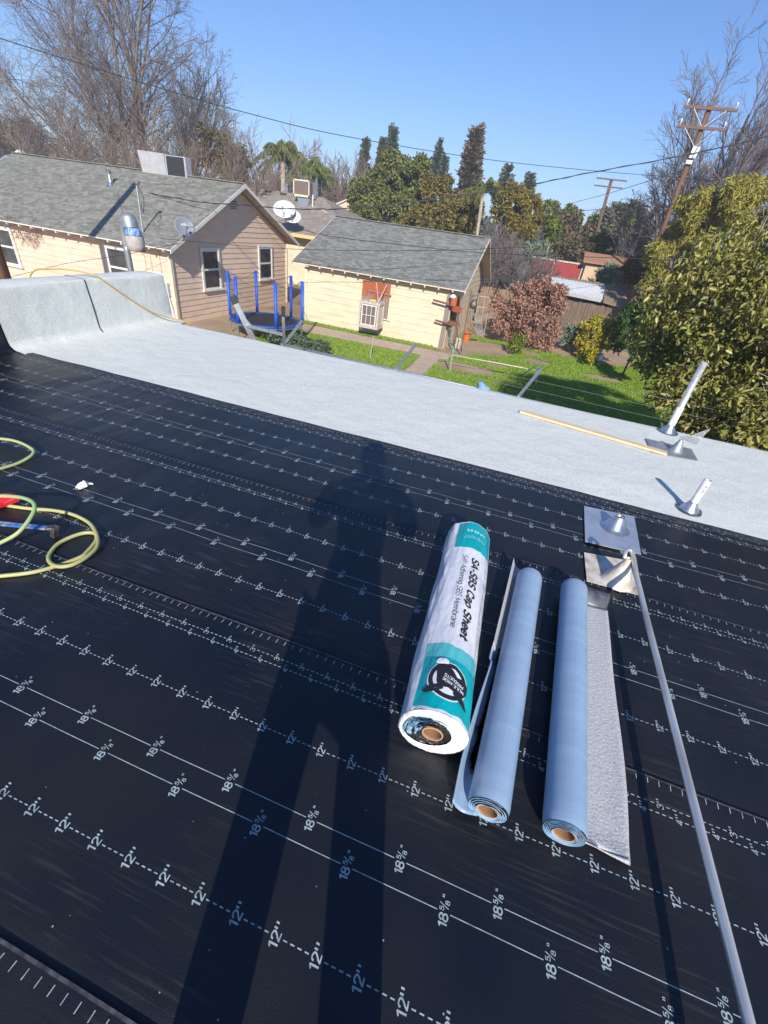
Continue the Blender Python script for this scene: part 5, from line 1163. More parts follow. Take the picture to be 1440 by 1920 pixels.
for k in range(3):
    off = (.07+.06*k); b = MB(); b.tube([(-3.62+off, YC+off*1.3, ZT+off*1.9), (-1.7+off, YC+off*1.3, ZT+off*1.9-.03), (.13+off, YC+off*1.3, ZT+off*1.9-.02), (2.4+off, YC+off*1.3, ZT+off*1.9-.05)], .0018, 4); b.build('strand', 'wire_light', cf)
# rubble strip below the fence
pts, o_ = clump_points([((-.5, 7.0, G+.2), (4.5, .5, .5))], 1500, 60); stuff(leafmesh('dry_debris', pts, .14, leafmat('debris', [(.08, .06, .045), (.18, .14, .11), (.28, .22, .18)], .9, 0), None, aspect=1.6, out=o_))
# blue cloth on the fence
b = MB(); c = gy(905, 726, YC-.03); b.grid(lambda u, v: (c[0]-.09+.18*u+.02*math.sin(v*7), YC-.04-.10*math.sin(v*PI)*math.sin(u*PI)+.03*mnoise.noise(Vector((u*3, v*3, 1))), c[2]+.05-.20*v+.03*math.sin(u*5)), 10, 12); tag(b.build('blue_cloth', 'blue_cloth', smooth=True, solid=.004), 'crumpled light blue cloth caught on the chain link fence rail', 'cloth')
b = MB(); c = gy(888, 733, YC-.15); b.grid(lambda u, v: (c[0]-.16+.32*u, YC-.25+.2*v, c[2]-.05+.05*math.sin(u*PI)*math.sin(v*PI)), 10, 6); tag(b.build('black_bag', 'black', smooth=True, solid=.004), 'black plastic bag beside the blue cloth on the fence', 'bag')

# clothesline posts in the yard
def cpost(label, px_b, px_t, arm=None):
    bpt = gz(*px_b, G); tp = gy(*px_t, bpt[1]); t = thing('clothesline_post', label, 'post', bpt, 'thin clothesline posts'); b = MB(); b.tube([bpt, tp], .028, 8); b.build('post_tube', 'galv_worn', t)
    return t, bpt, tp
c1, b1_, t1_ = cpost('cream clothesline post near the scrap pile with long sagging bar', (843, 697), (850, 655))
c2, b2__, t2_ = cpost('short clothesline post with small cross arm at the right of the lawn', (1004, 722), (1011, 690))
c3, b3_, t3_ = cpost('lone thin steel post in the grass before the garage', (694, 673), (700, 630))
b = MB(); b.tube([t1_+np.array([0, 0, -.2]), t1_*.5+t2_*.5+np.array([0, 0, -.15]), t2_+np.array([0, 0, -.1])], .022, 8); tag(b.build('line_bar', 'trim', smooth=True), 'long cream bar joining the two clothesline posts', 'bar')
b = MB(); b.tube([t2_+np.array([-.25, -.5, .05]), t2_+np.array([.2, .6, .25])], .02, 6); b.build('cross_arm', 'galv_dull', c2)
for k in range(3):
    a, c = t1_+np.array([.1, -.3*k, -.25]), np.array([6.3, 14.5-.8*k, G+.9]); b = MB(); b.tube([a*(1-f)+c*f+np.array([0, 0, -.45*math.sin(f*PI)]) for f in np.linspace(0, 1, 14)], .004, 4); tag(b.build('clothes_line', 'wire_light'), '%s of the three sagging pale wire clotheslines over the lawn' % ('farthest', 'middle', 'nearest')[k], 'line', 'clotheslines over the lawn')

# trampoline with safety net
TC = (gz(443, 640, G)+gz(573, 618, G))/2; tc_ = np.array([-9.95, 16.05]); TR = 1.38
tp = thing('trampoline', 'round blue trampoline with padded blue net poles between the house and the garage', 'trampoline', (*tc_, G))
TZ = G+.62
b = MB(); b.lathe([(0, 0), (TR-.18, 0)], (*tc_, TZ), (0, 0, 1), 40); b.build('mat', 'mat_black', tp)
b = MB(); b.lathe([(TR-.2, .0), (TR-.18, .03), (TR, .02), (TR, -.03), (TR-.2, -.01)], (*tc_, TZ+.01), (0, 0, 1), 48); b.build('pad', 'blue_pad', tp, smooth=True)
b = MB(); b.lathe([(TR-.01, -.07), (TR+.03, -.07), (TR+.03, -.03), (TR-.01, -.03)], (*tc_, TZ), (0, 0, 1), 48); b.build('frame_ring', 'galv', tp, smooth=True)
NP = 6; hp = 1.55
pole_a = [2*PI*k/NP+.28 for k in range(NP)]
for a in pole_a:
    x, y = tc_[0]+(TR+.05)*math.cos(a), tc_[1]+(TR+.05)*math.sin(a)
    b = MB(); b.tube([(x, y, TZ+.02), (x, y, TZ+.4), (x, y, TZ+hp)], [.062, .056, .062], 10); b.build('padded_pole', 'blue_tube', tp, smooth=True)
    b = MB(); b.tube([(x, y, G), (x, y, TZ+.05)], .024, 8); b.build('leg', 'galv', tp)
segs = []
for k in range(NP):
    a0_, a1_ = pole_a[k], pole_a[(k+1) % NP]+(2*PI if k == NP-1 else 0); p_ = np.array([tc_[0]+TR*math.cos(a0_), tc_[1]+TR*math.sin(a0_)]); q_ = np.array([tc_[0]+TR*math.cos(a1_), tc_[1]+TR*math.sin(a1_)])
    def tz(f): return TZ+hp-.22*math.sin(f*PI)
    NN = 34
    for i in range(NN+1):
        f = i/NN; x, y = p_+(q_-p_)*f; segs.append((x, y, TZ+.03, .0013, x, y, tz(f), .0013))
        if i < NN:
            f2 = (i+1)/NN; x2, y2 = p_+(q_-p_)*f2; segs.append((x, y, tz(f), .008, x2, y2, tz(f2), .008))
            for j in range(34):
                h_ = j/34; segs.append((x, y, TZ+.03+(tz(f)-TZ-.03)*h_, .0013, x2, y2, TZ+.03+(tz(f2)-TZ-.03)*h_, .0013))
tubes_fast('safety_net', segs, M['net'], tp, 3)
# small things near the garage: barrel, buckets, scrap pile
def bucket(name, label, c, r, h, m, rim=True):
    t = thing(name, label, 'bucket' if h < .6 else 'barrel', c); b = MB(); b.lathe([(0, 0), (r*.82, 0), (r, h), (r*.94, h), (r*.78, .02)], c, n=24); b.build('shell', m, t, smooth=False)
    if rim: b = MB(); b.lathe([(r, h-.05), (r+.012, h-.04), (r+.012, h-.02), (r, h-.01)], c, n=24); b.build('rim', m, t)
    return t
bucket('blue_barrel', 'dark blue plastic barrel in the gap between house and garage', (-11.0, 24.9, G), .30, 1.0, 'barrel_blue')
bucket('orange_bucket', 'orange plastic bucket at the garage corner', gz(873, 641, G), .17, .42, 'orange')
bucket('white_bucket', 'dirty white bucket at the foot of the scrap pile', gz(856, 652, G), .18, .42, 'old_white')
random.seed(11)
def scrap(name, label, a, c, w, h, m, cat='scrap'):
    b = MB(); b.beam(a, c, w, h); return tag(b.build(name, m, bevel=.003), label, cat, 'scrap leaning at the garage corner')
Yg = 20.0
def GY(x, y, Y=Yg): return tuple(gy(x, y, Y))
scrap('rusty_bar', 'rusty bar leaning from the ground up to the blackened roof corner', GY(864, 660, 19.5), GY(884, 545, 20.4), .05, .05, 'rust')
scrap('rusty_bar', 'shorter rusty bar crossing in front of the open garage corner', GY(853, 645, 19.6), GY(864, 555, 20.2), .06, .05, 'rust')
scrap('wood_plank', 'red-brown plank sticking out left over the cream siding, upper one', GY(812, 562, 19.9), GY(846, 572, 19.9), .05, .07, 'rust')
scrap('wood_plank', 'red-brown plank sticking out left over the cream siding, lower one', GY(816, 600, 19.9), GY(843, 608, 19.9), .05, .07, 'rust')
scrap('wood_plank', 'pale broken board pointing right from the garage roof corner', GY(885, 557, 20.3), GY(903, 549, 20.6), .10, .03, 'boards_grey')
scrap('wood_plank', 'long grey board lying across the scrap toward the bush', GY(880, 588, 20.2), GY(928, 596, 20.8), .08, .06, 'boards_grey')
scrap('wood_plank', 'thin grey pole leaning behind the orange bucket', GY(862, 600, 19.8), GY(868, 668, 19.3), .03, .03, 'boards_grey')
scrap('rusty_bar', 'dark crossed iron bars above the scrap pile', GY(876, 552, 20.3), GY(890, 554, 20.3), .04, .04, 'steel_dark')
b = MB(); b.box2((-3.37, 20.35, G+.9), (-3.32, 21.8, -1.0)); b.build('opening', 'black', gr)
b = MB(); b.box2((-3.62, 20.1, G), (-3.42, 20.16, -.75)); b.build('torn_corner', 'boards_grey', gr)
b = MB(); b.box(GY(850, 565, 19.9), (.25, .3, .35), .4); b.box(GY(857, 580, 19.9), (.3, .3, .22), 1.0); tag(b.build('junk_pile', 'boards_orange', bevel=.02), 'heap of tan and brown junk stuffed in the garage corner opening', 'junk')
b = MB(); b.box(GY(848, 606, 19.9), (.35, .4, .16), .2); tag(b.build('rusty_tray', 'rust', bevel=.02), 'rusty metal tray on the scrap pile', 'tray')
b = MB(); b.lathe([(0, 0), (.14, .05), (.17, .2), (.1, .36), (0, .4)], GY(886, 580, 20.4), n=12); tag(b.build('dark_bag', 'steel_dark', smooth=True), 'dark grey bag hanging on the scrap pile', 'bag')
b = MB(); b.lathe([(0, 0), (.12, .02), (.14, .10), (.05, .16), (0, .17)], GY(849, 560, 19.85), n=12); tag(b.build('hard_hat', 'paper', smooth=True), 'white hard hat shaped object at the garage roof corner', 'hat')
b = MB(); b.tube(curve([GY(842, 632, 19.7), GY(848, 646, 19.5), GY(851, 655, 19.4), (GY(857, 663, 19.3))]), .018, 6); tag(b.build('garden_hose', 'teal_hose'), 'teal hose hanging at the garage corner', 'hose')
fr = thing('metal_frame', 'tall thin white metal gate frame standing behind the scrap pile', 'frame', gz(907, 630, G))
Y2 = gz(907, 630, G)[1]; b = MB()
for p_, q_ in (((907, 630), (920, 558)), ((920, 558), (897, 555)), ((903, 600), (910, 558)), ((897, 555), (892, 600)), ((892, 575), (912, 577))): b.tube([GY(*p_, Y2), GY(*q_, Y2)], .022, 6)
b.build('tubes', 'galv_worn', fr)
b = MB(); sg = []
for i in range(14):
    a, c = np.array(GY(888+i*1.2, 592, Y2-.3)), np.array(GY(894+i*1.0, 632, Y2-.5)); sg.append((*a, .006, *c, .006))
for j in range(12):
    a, c = np.array(GY(888+j*.5, 592+j*3.3, Y2-.35)), np.array(GY(904+j*.25, 592+j*3.3, Y2-.35)); sg.append((*a, .006, *c, .006))
tf = thing('wire_cage', 'leaning wire mesh panel at the foot of the metal frame', 'wire mesh', gz(898, 632, G)); tubes_fast('wires', sg, M['galv_dull'], tf, 3)
bb = gy(950, 523, 29); bh = thing('basketball_hoop', 'small dark backboard on a stand behind the fence', 'backboard', bb); b = MB(); b.box(bb, (.65, .06, .35), .3); b.build('board', 'black', bh); b = MB(); b.tube([bb+np.array([-.3, .1, -.1]), bb+np.array([-.6, .2, -1.4])], .04, 6); b.build('stand', 'black', bh)
b = MB(); a = gz(988, 652, G); b.lathe([(0, 0), (.22, .03), (.20, .09), (0, .12)], a, n=14); tag(b.build('yellow_disc', mat('yellow_plastic', (.65, .62, .05), .5), smooth=True), 'small yellow plastic disc in the grass under the red bush', 'disc')
b = MB(); a = gz(1121, 677, G); b.lathe([(0, 0), (.12, .03), (.16, .16), (.1, .28), (0, .3)], a, n=12); tag(b.build('white_pot', 'paper', smooth=True), 'small white pot at the foot of the yellow shrub', 'pot')

# yard light on a curved pipe, left of the parapet corner
yl = thing('yard_light', 'grey yard light on a curved pipe behind the wrapped parapet', 'lamp', (-5.3, 5.2, G)); YLp = 5.2
def LY(x, y): return tuple(gy(x, y, YLp))
b = MB(); b.tube(curve([(LY(246, 500)[0]+.02, YLp, G), LY(245, 505), LY(240, 480), LY(234, 450), LY(231, 430), LY(233, 414), LY(239, 408), LY(246, 412)], 6), .040, 12); b.build('curved_pipe', 'ac_box', yl, smooth=True)
hc = np.array(LY(251, 440))
def sc_(pr, k=.46): return [(r*k, z*k) for r, z in pr]
b = MB(); b.lathe(sc_([(.0, .50), (.11, .48), (.18, .42), (.20, .32), (.20, .16)]), hc+np.array([-.02, 0, .0]), (-.12, 0, 1), 28); b.build('hood', 'galv_dull', yl, smooth=True)
b = MB(); b.lathe(sc_([(.17, .20), (.20, .16), (.225, .02), (.19, 0)]), hc+np.array([.0, 0, -.02]), (-.05, 0, 1), 28); b.build('glass_collar', 'lens_blue', yl, smooth=True)
b = MB(); b.lathe(sc_([(.24, .01), (.245, -.02), (.235, -.22), (.21, -.36), (.0, -.37)]), hc+np.array([.0, 0, -.02]), (-.05, 0, 1), 36); b.build('refractor', 'lens', yl, smooth=True)

# wooden poles and wires
def upole(name, label, base, top, r0, r1, arms, grp='utility poles', cat='utility pole'):
    t = thing(name, label, cat, base, grp); b = MB(); b.tube([base, (np.array(base)+np.array(top))/2, top], [r0, (r0+r1)/2, r1], 12); b.build('pole', 'pole', t, smooth=True)
    for (z_, half, cx) in arms:
        b = MB(); y = top[1]-.18; b.box((top[0]+cx, y, z_), (half*2, .10, .12)); a = b.build('crossarm', 'arm', t)
        for sg in (-1, 1):
            b = MB(); b.beam((top[0]+cx+sg*.75, y-.06, z_-.05), (top[0], y-.02, z_-.75), .022, .016); b.build('brace', 'galv_dull', t)
            b = MB(); b.lathe([(.02, 0), (.02, .08), (.055, .10), (.035, .14), (.06, .16), (.04, .23), (0, .25)], (top[0]+cx+sg*(half-.12), y, z_+.06), n=10); b.build('insulator', 'porcelain', t, smooth=True)
    return t
YP = 33.0
pb_ = gy(1225, 475, YP); pt_ = gy(1332, 198, YP); s0 = (pt_-pb_)/(pt_[2]-pb_[2]); base_ = pb_+s0*(G-pb_[2]); base_[2] = G
zc1 = gy(1331, 203, YP-.2)[2]; zc2 = gy(1317, 240, YP-.2)[2]
up = upole('utility_pole', 'near wooden utility pole with two crossarms beyond the leafy tree', base_, pt_, .145, .11, [(zc1, 1.25, .02), (zc2, 1.15, -.05)])
for px, s_ in (((1303, 282), (.30, .1, .3)), ((1298, 292), (.25, .1, .2)), ((1292, 304), (.3, .1, .16))):
    c = gy(*px, YP-.2); b = MB(); b.box(c, s_); b.build('marker_plate', 'paper', up)
b = MB(); b.tube([gy(1311, 276, YP-.3), gy(1300, 297, YP-.3)], .09, 10); b.build('fuse_tube', 'porcelain', up)
YP2 = 60.
a, c = gy(1118, 440, YP2), gy(1147, 336, YP2); s0 = (c-a)/(c[2]-a[2]); base2 = a+s0*(G-a[2]); base2[2] = G
up2 = upole('utility_pole', 'distant wooden utility pole with two crossarms above the treetops', base2, c, .20, .15, [(gy(1146, 337, YP2)[2], 1.5, 0), (gy(1143, 351, YP2)[2], 1.4, -.1)])
a, c = gy(1080, 460, 95), gy(1090, 392, 95); upole('utility_pole', 'farthest utility pole, only its plain top showing', (a[0], 95, G), tuple(c), .2, .15, [])
lp = (-14.95, 10.02); upole('utility_pole', 'wooden pole at the left edge behind the parapet, shading the house roof', (lp[0], lp[1], G), (lp[0]-.02, lp[1], 6.5), .17, .15, [])
def wire(label, pts, r, m='wire', twist=False, k=16):
    P_ = curve([gy(x, y, Y) for x, y, Y in pts], k); b = MB(); b.tube(P_, r, 5)
    if twist:
        P2 = [p+np.array([0, .012*math.sin(i*.9), .018*math.cos(i*.9)]) for i, p in enumerate(curve([gy(x, y, Y) for x, y, Y in pts], k))]; b.tube(P2, r*.8, 5)
    return tag(b.build('overhead_wire', m), label, 'wire', 'overhead wires')
wire('long overhead wire crossing the sky from upper left to the near utility pole', [(-160, 18, 9), (0, 72, 13), (300, 165, 15), (460, 211, 16.5), (640, 254, 19.5), (900, 297, 24), (1100, 319, 28), (1275, 333, 33)], .011)
wire('thick twisted service cable sagging from the right edge down to the left house', [(1560, 215, 22), (1440, 255, 21), (1290, 290, 20), (1100, 325, 19), (960, 352, 18), (700, 387, 16.5), (560, 392, 16.5), (460, 385, 16.7), (370, 378, 17), (268, 360, 18)], .0125, twist=True)
wire('dark wire running low over the garage roof to the right', [(480, 402, 18.5), (575, 433, 18.4), (640, 446, 18.2), (780, 462, 18), (920, 475, 18.5), (1190, 485, 19), (1500, 500, 20)], .011)
wire('thin level wire over the garage roof towards the trees', [(300, 447, 14.4), (530, 466, 17.5), (760, 470, 18), (920, 466, 19), (1100, 458, 26), (1200, 450, 33)], .009)
wire('thin wire rising past the distant pole toward the near pole', [(1060, 384, 62), (1143, 362, 58), (1240, 332, 40), (1285, 318, 33)], .022)
wire('second thin wire from the distant trees up to the near pole', [(1040, 400, 62), (1180, 385, 50), (1240, 355, 40), (1285, 322, 33)], .022)
wire('wire end leaving the near pole to the right edge', [(1275, 333, 33), (1360, 340, 32), (1440, 340, 31), (1540, 345, 30)], .016)
wire('thin drop wire from yard light side across the house gable', [(0, 525, 13), (120, 495, 13.5), (230, 478, 14), (340, 455, 14.6)], .008)

# ------------------------------------------------------------------ trees and shrubs
def px_m(x, y, Y): return abs(gy(x+1, y, Y)[0]-gy(x, y, Y)[0]), abs(gy(x, y+1, Y)[2]-gy(x, y, Y)[2])
def blob(x0, y0, x1, y1, Y, dep=None):
    cx, cy = (x0+x1)/2, (y0+y1)/2; c = gy(cx, cy, Y); sx, sz = px_m(cx, cy, Y); rx, rz = (x1-x0)/2*sx, (y1-y0)/2*sz
    return (tuple(c), (rx, dep or (rx+rz)/2, rz))
def trunk_to(t, base, top, r0, r1, m='bark', limbs=(), name='trunk'):
    b = MB(); base, top = np.array(base, float), np.array(top, float); mid = (base+top)/2+np.array([.04, .02, 0])*np.linalg.norm(top-base)*.4; b.tube([base, mid, top], [r0, (r0+r1)/2, r1], 9); b.build(name, m, t, smooth=True)
    segs = []
    for l in limbs:
        l = np.array(l, float); s_ = base+(top-base)*random.uniform(.5, .95); md = (s_+l)/2+rng.normal(size=3)*.06*np.linalg.norm(l-s_)
        segs += [(*s_, r1*.6, *md, r1*.4), (*md, r1*.4, *l, r1*.15)]
    if segs: tubes_fast('limb', segs, M[m], t, 6)
def leafy(name, label, cat, blobs, n, size, lm, Yb, grp, aspect=2., droop=.3, nclump=60, spread=.3, trunk_m='bark', tr=.18, shell=.5, **kw):
    c0 = np.mean([b[0] for b in blobs], axis=0); base = (c0[0], c0[1], G); t = thing(name, label, cat, base, grp)
    P_, O_ = clump_points(blobs, n, nclump, spread, shell)
    P_ = P_[P_[:, 2] > G+.03] if True else P_; 
    k = len(P_); P2, O2 = P_, O_[:k] if len(O_) == k else rng.normal(size=(k, 3))
    leafmesh('crown', P2, size, lm, t, aspect=aspect, droop=droop, out=O2, **kw)
    zt = max(G+.3, min(b[0][2] for b in blobs)); trunk_to(t, base, (c0[0], c0[1], zt), tr, tr*.6, trunk_m, [b[0] for b in blobs])
    return t
LM = {
 'hedge': leafmat('leaf_hedge', [(.07, .09, .018), (.20, .21, .04), (.36, .335, .08), (.56, .50, .21)], .38, .28, .5),
 'broad': leafmat('leaf_broad', [(.05, .085, .025), (.11, .15, .04), (.22, .23, .06), (.33, .27, .08)], .6, .2),
 'broad2': leafmat('leaf_broad_b', [(.05, .07, .018), (.13, .13, .03), (.26, .20, .05), (.36, .22, .07)], .6, .2),
 'conifer': leafmat('leaf_conifer', [(.08, .11, .08), (.15, .19, .13), (.23, .26, .18)], .7, .2),
 'conifer_brown': leafmat('leaf_conifer_brown', [(.09, .07, .045), (.19, .15, .105), (.28, .22, .16)], .8, .2),
 'olive': leafmat('leaf_olive', [(.07, .075, .015), (.20, .17, .03), (.33, .26, .05), (.40, .30, .06)], .6, .3),
 'willow': leafmat('leaf_willow', [(.14, .14, .03), (.32, .30, .05), (.48, .43, .09), (.58, .50, .15)], .6, .3),
 'red': leafmat('leaf_red', [(.12, .06, .04), (.33, .16, .125), (.50, .29, .22), (.42, .34, .16)], .6, .25),
 'lime': leafmat('leaf_lime', [(.06, .10, .01), (.18, .24, .02), (.34, .36, .03)], .5, .3),
 'yellow': leafmat('leaf_yellow', [(.08, .10, .01), (.30, .30, .02), (.55, .46, .03), (.66, .55, .05)], .5, .3),
 'green': leafmat('leaf_green', [(.02, .05, .012), (.06, .12, .02), (.12, .20, .04)], .5, .25),
 'drygreen': leafmat('leaf_drygreen', [(.07, .06, .03), (.15, .12, .06), (.22, .17, .09)], .8, .1),
 'palm': leafmat('leaf_palm', [(.06, .10, .02), (.18, .22, .05), (.32, .32, .12)], .5, .25),
 'agave': leafmat('leaf_agave', [(.12, .18, .10), (.24, .32, .20), (.36, .42, .30)], .6, .1)}
GT = 'trees beyond the fences'; GS = 'shrubs in the yards'
# big leafy evergreen at the right, close to the roof
hb = [((4.1, 9.0, .7), (2.2, 1.9, 1.6)), ((5.5, 8.4, 1.6), (2.2, 1.8, 1.5)), ((6.0, 7.6, -.5), (2.7, 2.0, 2.3)), ((3.15, 7.3, -1.6), (1.15, 1.0, 1.1)), ((2.95, 9.6, .6), (.85, .9, .75)), ((4.4, 6.3, -1.1), (1.9, 1.0, 1.3)), ((3.9, 7.6, -.2), (1.7, 1.4, 1.3))]
ht = thing('leafy_tree', 'big glossy olive-green leafy tree filling the right side beside the roof', 'tree', (5, 8.6, G), GT)
P_, O_ = clump_points(hb, 128000, 700, .19, .70); k_ = P_[:, 1] > 5.15; leafmesh('crown', P_[k_], .088, LM['hedge'], ht, aspect=2.2, droop=.75, out=O_[k_], curl=.32, upn=.3, jit=.55)
trunk_to(ht, (5.0, 8.6, G), (5.1, 8.6, -.6), .22, .14, 'bark', [b[0] for b in hb])
th_, tn_ = branchset([((c[0], c[1], c[2]-r[2]*.6), (rng.normal()*.4, rng.normal()*.4, 1), r[2]*1.3, .03) for c, r in hb for _ in range(3)], 3, (6, 5), (.7, .7), (.6, .5), (.6, .5), minr=.004)
tubes_fast('branch', th_+tn_, M['bark_pale'], ht, 4)
# yellow-green feathery tree behind it
leafy('feathery_tree', 'yellow-green feathery tree between the utility pole and the leafy evergreen', 'tree', [blob(1255, 345, 1400, 470, 27), blob(1300, 325, 1440, 440, 28), blob(1205, 430, 1330, 560, 27), blob(1380, 370, 1520, 520, 27), blob(1240, 400, 1340, 480, 28)], 34000, .24, LM['willow'], 19, GT, aspect=5, droop=.9, nclump=130, spread=.25)
# bush group in the yard
leafy('red_leaf_bush', 'large bush with dusty red autumn leaves in front of the dark fence', 'bush', [blob(925, 535, 1010, 620, 24.8), blob(975, 520, 1058, 600, 25.4), blob(960, 580, 1050, 658, 24.4), blob(915, 575, 975, 635, 24.4), blob(1000, 545, 1062, 630, 25)], 17000, .15, LM['red'], 24.5, GS, aspect=2.2, droop=.5, nclump=110, spread=.34, tr=.09, trunk_m='bark_pale')
leafy('lime_shrub', 'small lime-green shrub on the lawn under the red-leaved bush', 'shrub', [blob(952, 622, 985, 668, 21.9)], 700, .11, LM['lime'], 22, GS, nclump=26, tr=.03, aspect=2.2)
leafy('yellow_shrub', 'bright yellow-green shrub before the dark board fence', 'shrub', [blob(1078, 605, 1140, 668, 24.2), blob(1120, 600, 1182, 660, 24.4), blob(1095, 650, 1118, 700, 22.4), blob(1085, 592, 1160, 630, 25)], 6500, .15, LM['yellow'], 24, GS, aspect=2.6, droop=.5, nclump=90, spread=.24, tr=.05)
leafy('dark_shrub', 'dark green shrub in shade between the yellow shrub and the leafy tree', 'shrub', [blob(1150, 560, 1215, 660, 23), blob(1180, 590, 1260, 700, 20)], 5000, .16, LM['green'], 22, GS, nclump=60, tr=.05)
leafy('grey_green_plant', 'spiky grey-green plant between the red and yellow bushes', 'plant', [blob(1050, 610, 1085, 650, 25.5)], 500, .35, LM['agave'], 25, GS, aspect=7, droop=-.6, nclump=20, tr=.03)
leafy('spiky_shrub', 'pale spiky shrub standing before the tan shed', 'shrub', [blob(1118, 498, 1162, 536, 33.6)], 900, .34, LM['agave'], 33, GS, aspect=5, droop=-.5, nclump=30, tr=.04)
# large green tree group behind the garage
leafy('broadleaf_tree', 'dark green broadleaf tree behind the garage ridge, left of the tall conifers', 'tree', [blob(655, 330, 745, 440, 46), blob(690, 285, 780, 400, 47), blob(640, 380, 710, 430, 45), blob(740, 290, 810, 390, 47), blob(730, 360, 800, 450, 45)], 40000, .27, LM['broad'], 46, GT, nclump=230, spread=.20, shell=.6)
leafy('broadleaf_tree', 'olive green broadleaf tree right behind the garage ridge, below the brown conifer', 'tree', [blob(780, 320, 850, 420, 44), blob(800, 370, 900, 450, 43), blob(850, 350, 905, 440, 45), blob(750, 390, 830, 460, 42)], 32000, .26, LM['broad2'], 44, GT, nclump=200, spread=.20, shell=.6)
def conifer(label, x, ytop, ybot, wpx, Y, lm, n=3500, size=.5, group='tall conifers behind the green trees', dense=1.):
    tp_, bt_ = gy(x, ytop, Y), gy(x, ybot, Y); H = tp_[2]-bt_[2]; w = wpx*px_m(x, (ytop+ybot)/2, Y)[0]/2; c = (tp_[0]+bt_[0])/2
    t = thing('conifer', label, 'tree', (c, Y, G), group); P_, D_ = [], []
    nb = int(H/.32)
    for i in range(nb*7):
        f = rng.random()**.8; z = tp_[2]-H*f; a = rng.random()*2*PI; L_ = w*(.12+.88*f**.8)*(.65+.5*rng.random()); k = max(3, int(n/(nb*7)*(.4+1.2*f)))
        q = rng.random(k)**.6; P_.append(np.stack([c+np.cos(a)*L_*q, Y+np.sin(a)*L_*q, z-L_*q*.15+rng.normal(size=k)*.12], 1)+rng.normal(size=(k, 3))*.09*w); D_.append(np.tile([math.cos(a), math.sin(a), .35], (k, 1)))
    leafmesh('crown', np.concatenate(P_), size, lm, t, aspect=2.6, droop=0, dirs=np.concatenate(D_)*1.2)
    trunk_to(t, (c, Y, G), (c, Y, tp_[2]-.3), .22, .04); return t
conifer('slim conifer, leftmost of the tall ones behind the green tree', 684, 260, 330, 20, 78, LM['conifer'], size=.5)
conifer('slim conifer just left of the tallest grey-green spire', 716, 260, 330, 20, 78, LM['conifer'], size=.5)
conifer('tallest slim grey-green conifer spire behind the green tree', 734, 232, 330, 24, 77, LM['conifer'], 4200, size=.5)
conifer('thin ragged conifer spire left of the brown conifer', 820, 260, 350, 22, 78, LM['conifer'], size=.45)
conifer('small rounded conifer close beside the thin ragged spire', 831, 292, 350, 20, 76, LM['conifer'], size=.4)
conifer('thick brownish conifer, broadest of the tall ones', 881, 236, 400, 52, 62, LM['conifer_brown'], 9000, size=.5)
conifer('dark small conifer behind the olive tree', 947, 308, 380, 30, 72, LM['conifer'], 3000, size=.5)
conifer('dark small conifer right of its twin behind the olive tree', 990, 322, 380, 26, 72, LM['conifer'], 2600, size=.5)
# palms
def palm(label, x, ybase, ytop, Y, r, nf, lm, tr=.2, squash=1.):
    b0, tp_ = gy(x, ybase, Y), gy(x+2, ytop, Y); base = np.array([b0[0], Y, G]); t = thing('palm_tree', label, 'palm tree', base, 'palm trees beyond the roofs')
    b = MB(); b.tube([base, (base+tp_)/2+np.array([.1, 0, 0]), tp_], [tr*1.2, tr, tr*.9], 10); b.build('trunk', 'bark_pale', t, smooth=True); P_, D_ = [], []
    for i in range(nf):
        a = 2*PI*i/nf*2.4+rng.random(); el = rng.uniform(-.2, 1.35); L_ = r*(.8+.4*rng.random()); d_ = np.array([math.cos(a)*math.cos(el), math.sin(a)*math.cos(el), math.sin(el)])
        for q in np.linspace(.08, 1, 34):
            p_ = tp_+d_*L_*q+np.array([0, 0, -L_*.62*q**2.2])
            for sg in (-1, 1): P_.append(p_); D_.append([-math.sin(a)*sg*.5+d_[0]*.3, math.cos(a)*sg*.5+d_[1]*.3, -.8])
    leafmesh('fronds', np.array(P_), r*.22, lm, t, aspect=10, droop=.3, dirs=np.array(D_)*1.3); return t
palm('green palm tree with drooping fronds behind the brown roof cooler', 528, 350, 288, 44, 2.5, 30, LM['palm'], .22)
palm('second palm crown half behind the first palm', 575, 345, 308, 52, 2.6, 26, LM['palm'], .2)
palm('smaller dull palm behind the roof cooler', 598, 350, 322, 56, 2.0, 20, LM['palm'], .18)
palm('thin leaning palm with pale trunk left of the olive tree', 905, 405, 352, 40, 1.6, 18, LM['palm'], .13)
# olive and mixed trees
leafy('olive_tree', 'yellow-olive tree right of the thin leaning palm', 'tree', [blob(925, 345, 1000, 430, 48), blob(960, 360, 1022, 440, 49), blob(935, 400, 1005, 460, 46), blob(925, 340, 965, 390, 49)], 20000, .27, LM['olive'], 48, GT, nclump=150, spread=.2, shell=.6, aspect=2.5)
leafy('round_tree', 'round dark green tree beyond the olive tree', 'tree', [blob(1015, 378, 1050, 420, 66), blob(1045, 385, 1085, 430, 66)], 4500, .42, LM['broad'], 66, GT, nclump=60, spread=.22)
leafy('small_tree', 'small fresh green tree in front of the round dark tree', 'tree', [blob(1022, 408, 1052, 450, 50)], 2200, .30, LM['lime'], 50, GT, nclump=40)
leafy('grey_green_tree', 'dull grey-green tree between olive tree and distant pole', 'tree', [blob(1045, 400, 1090, 460, 55), blob(1080, 420, 1115, 455, 56)], 4500, .38, LM['drygreen'], 55, GT, nclump=60)
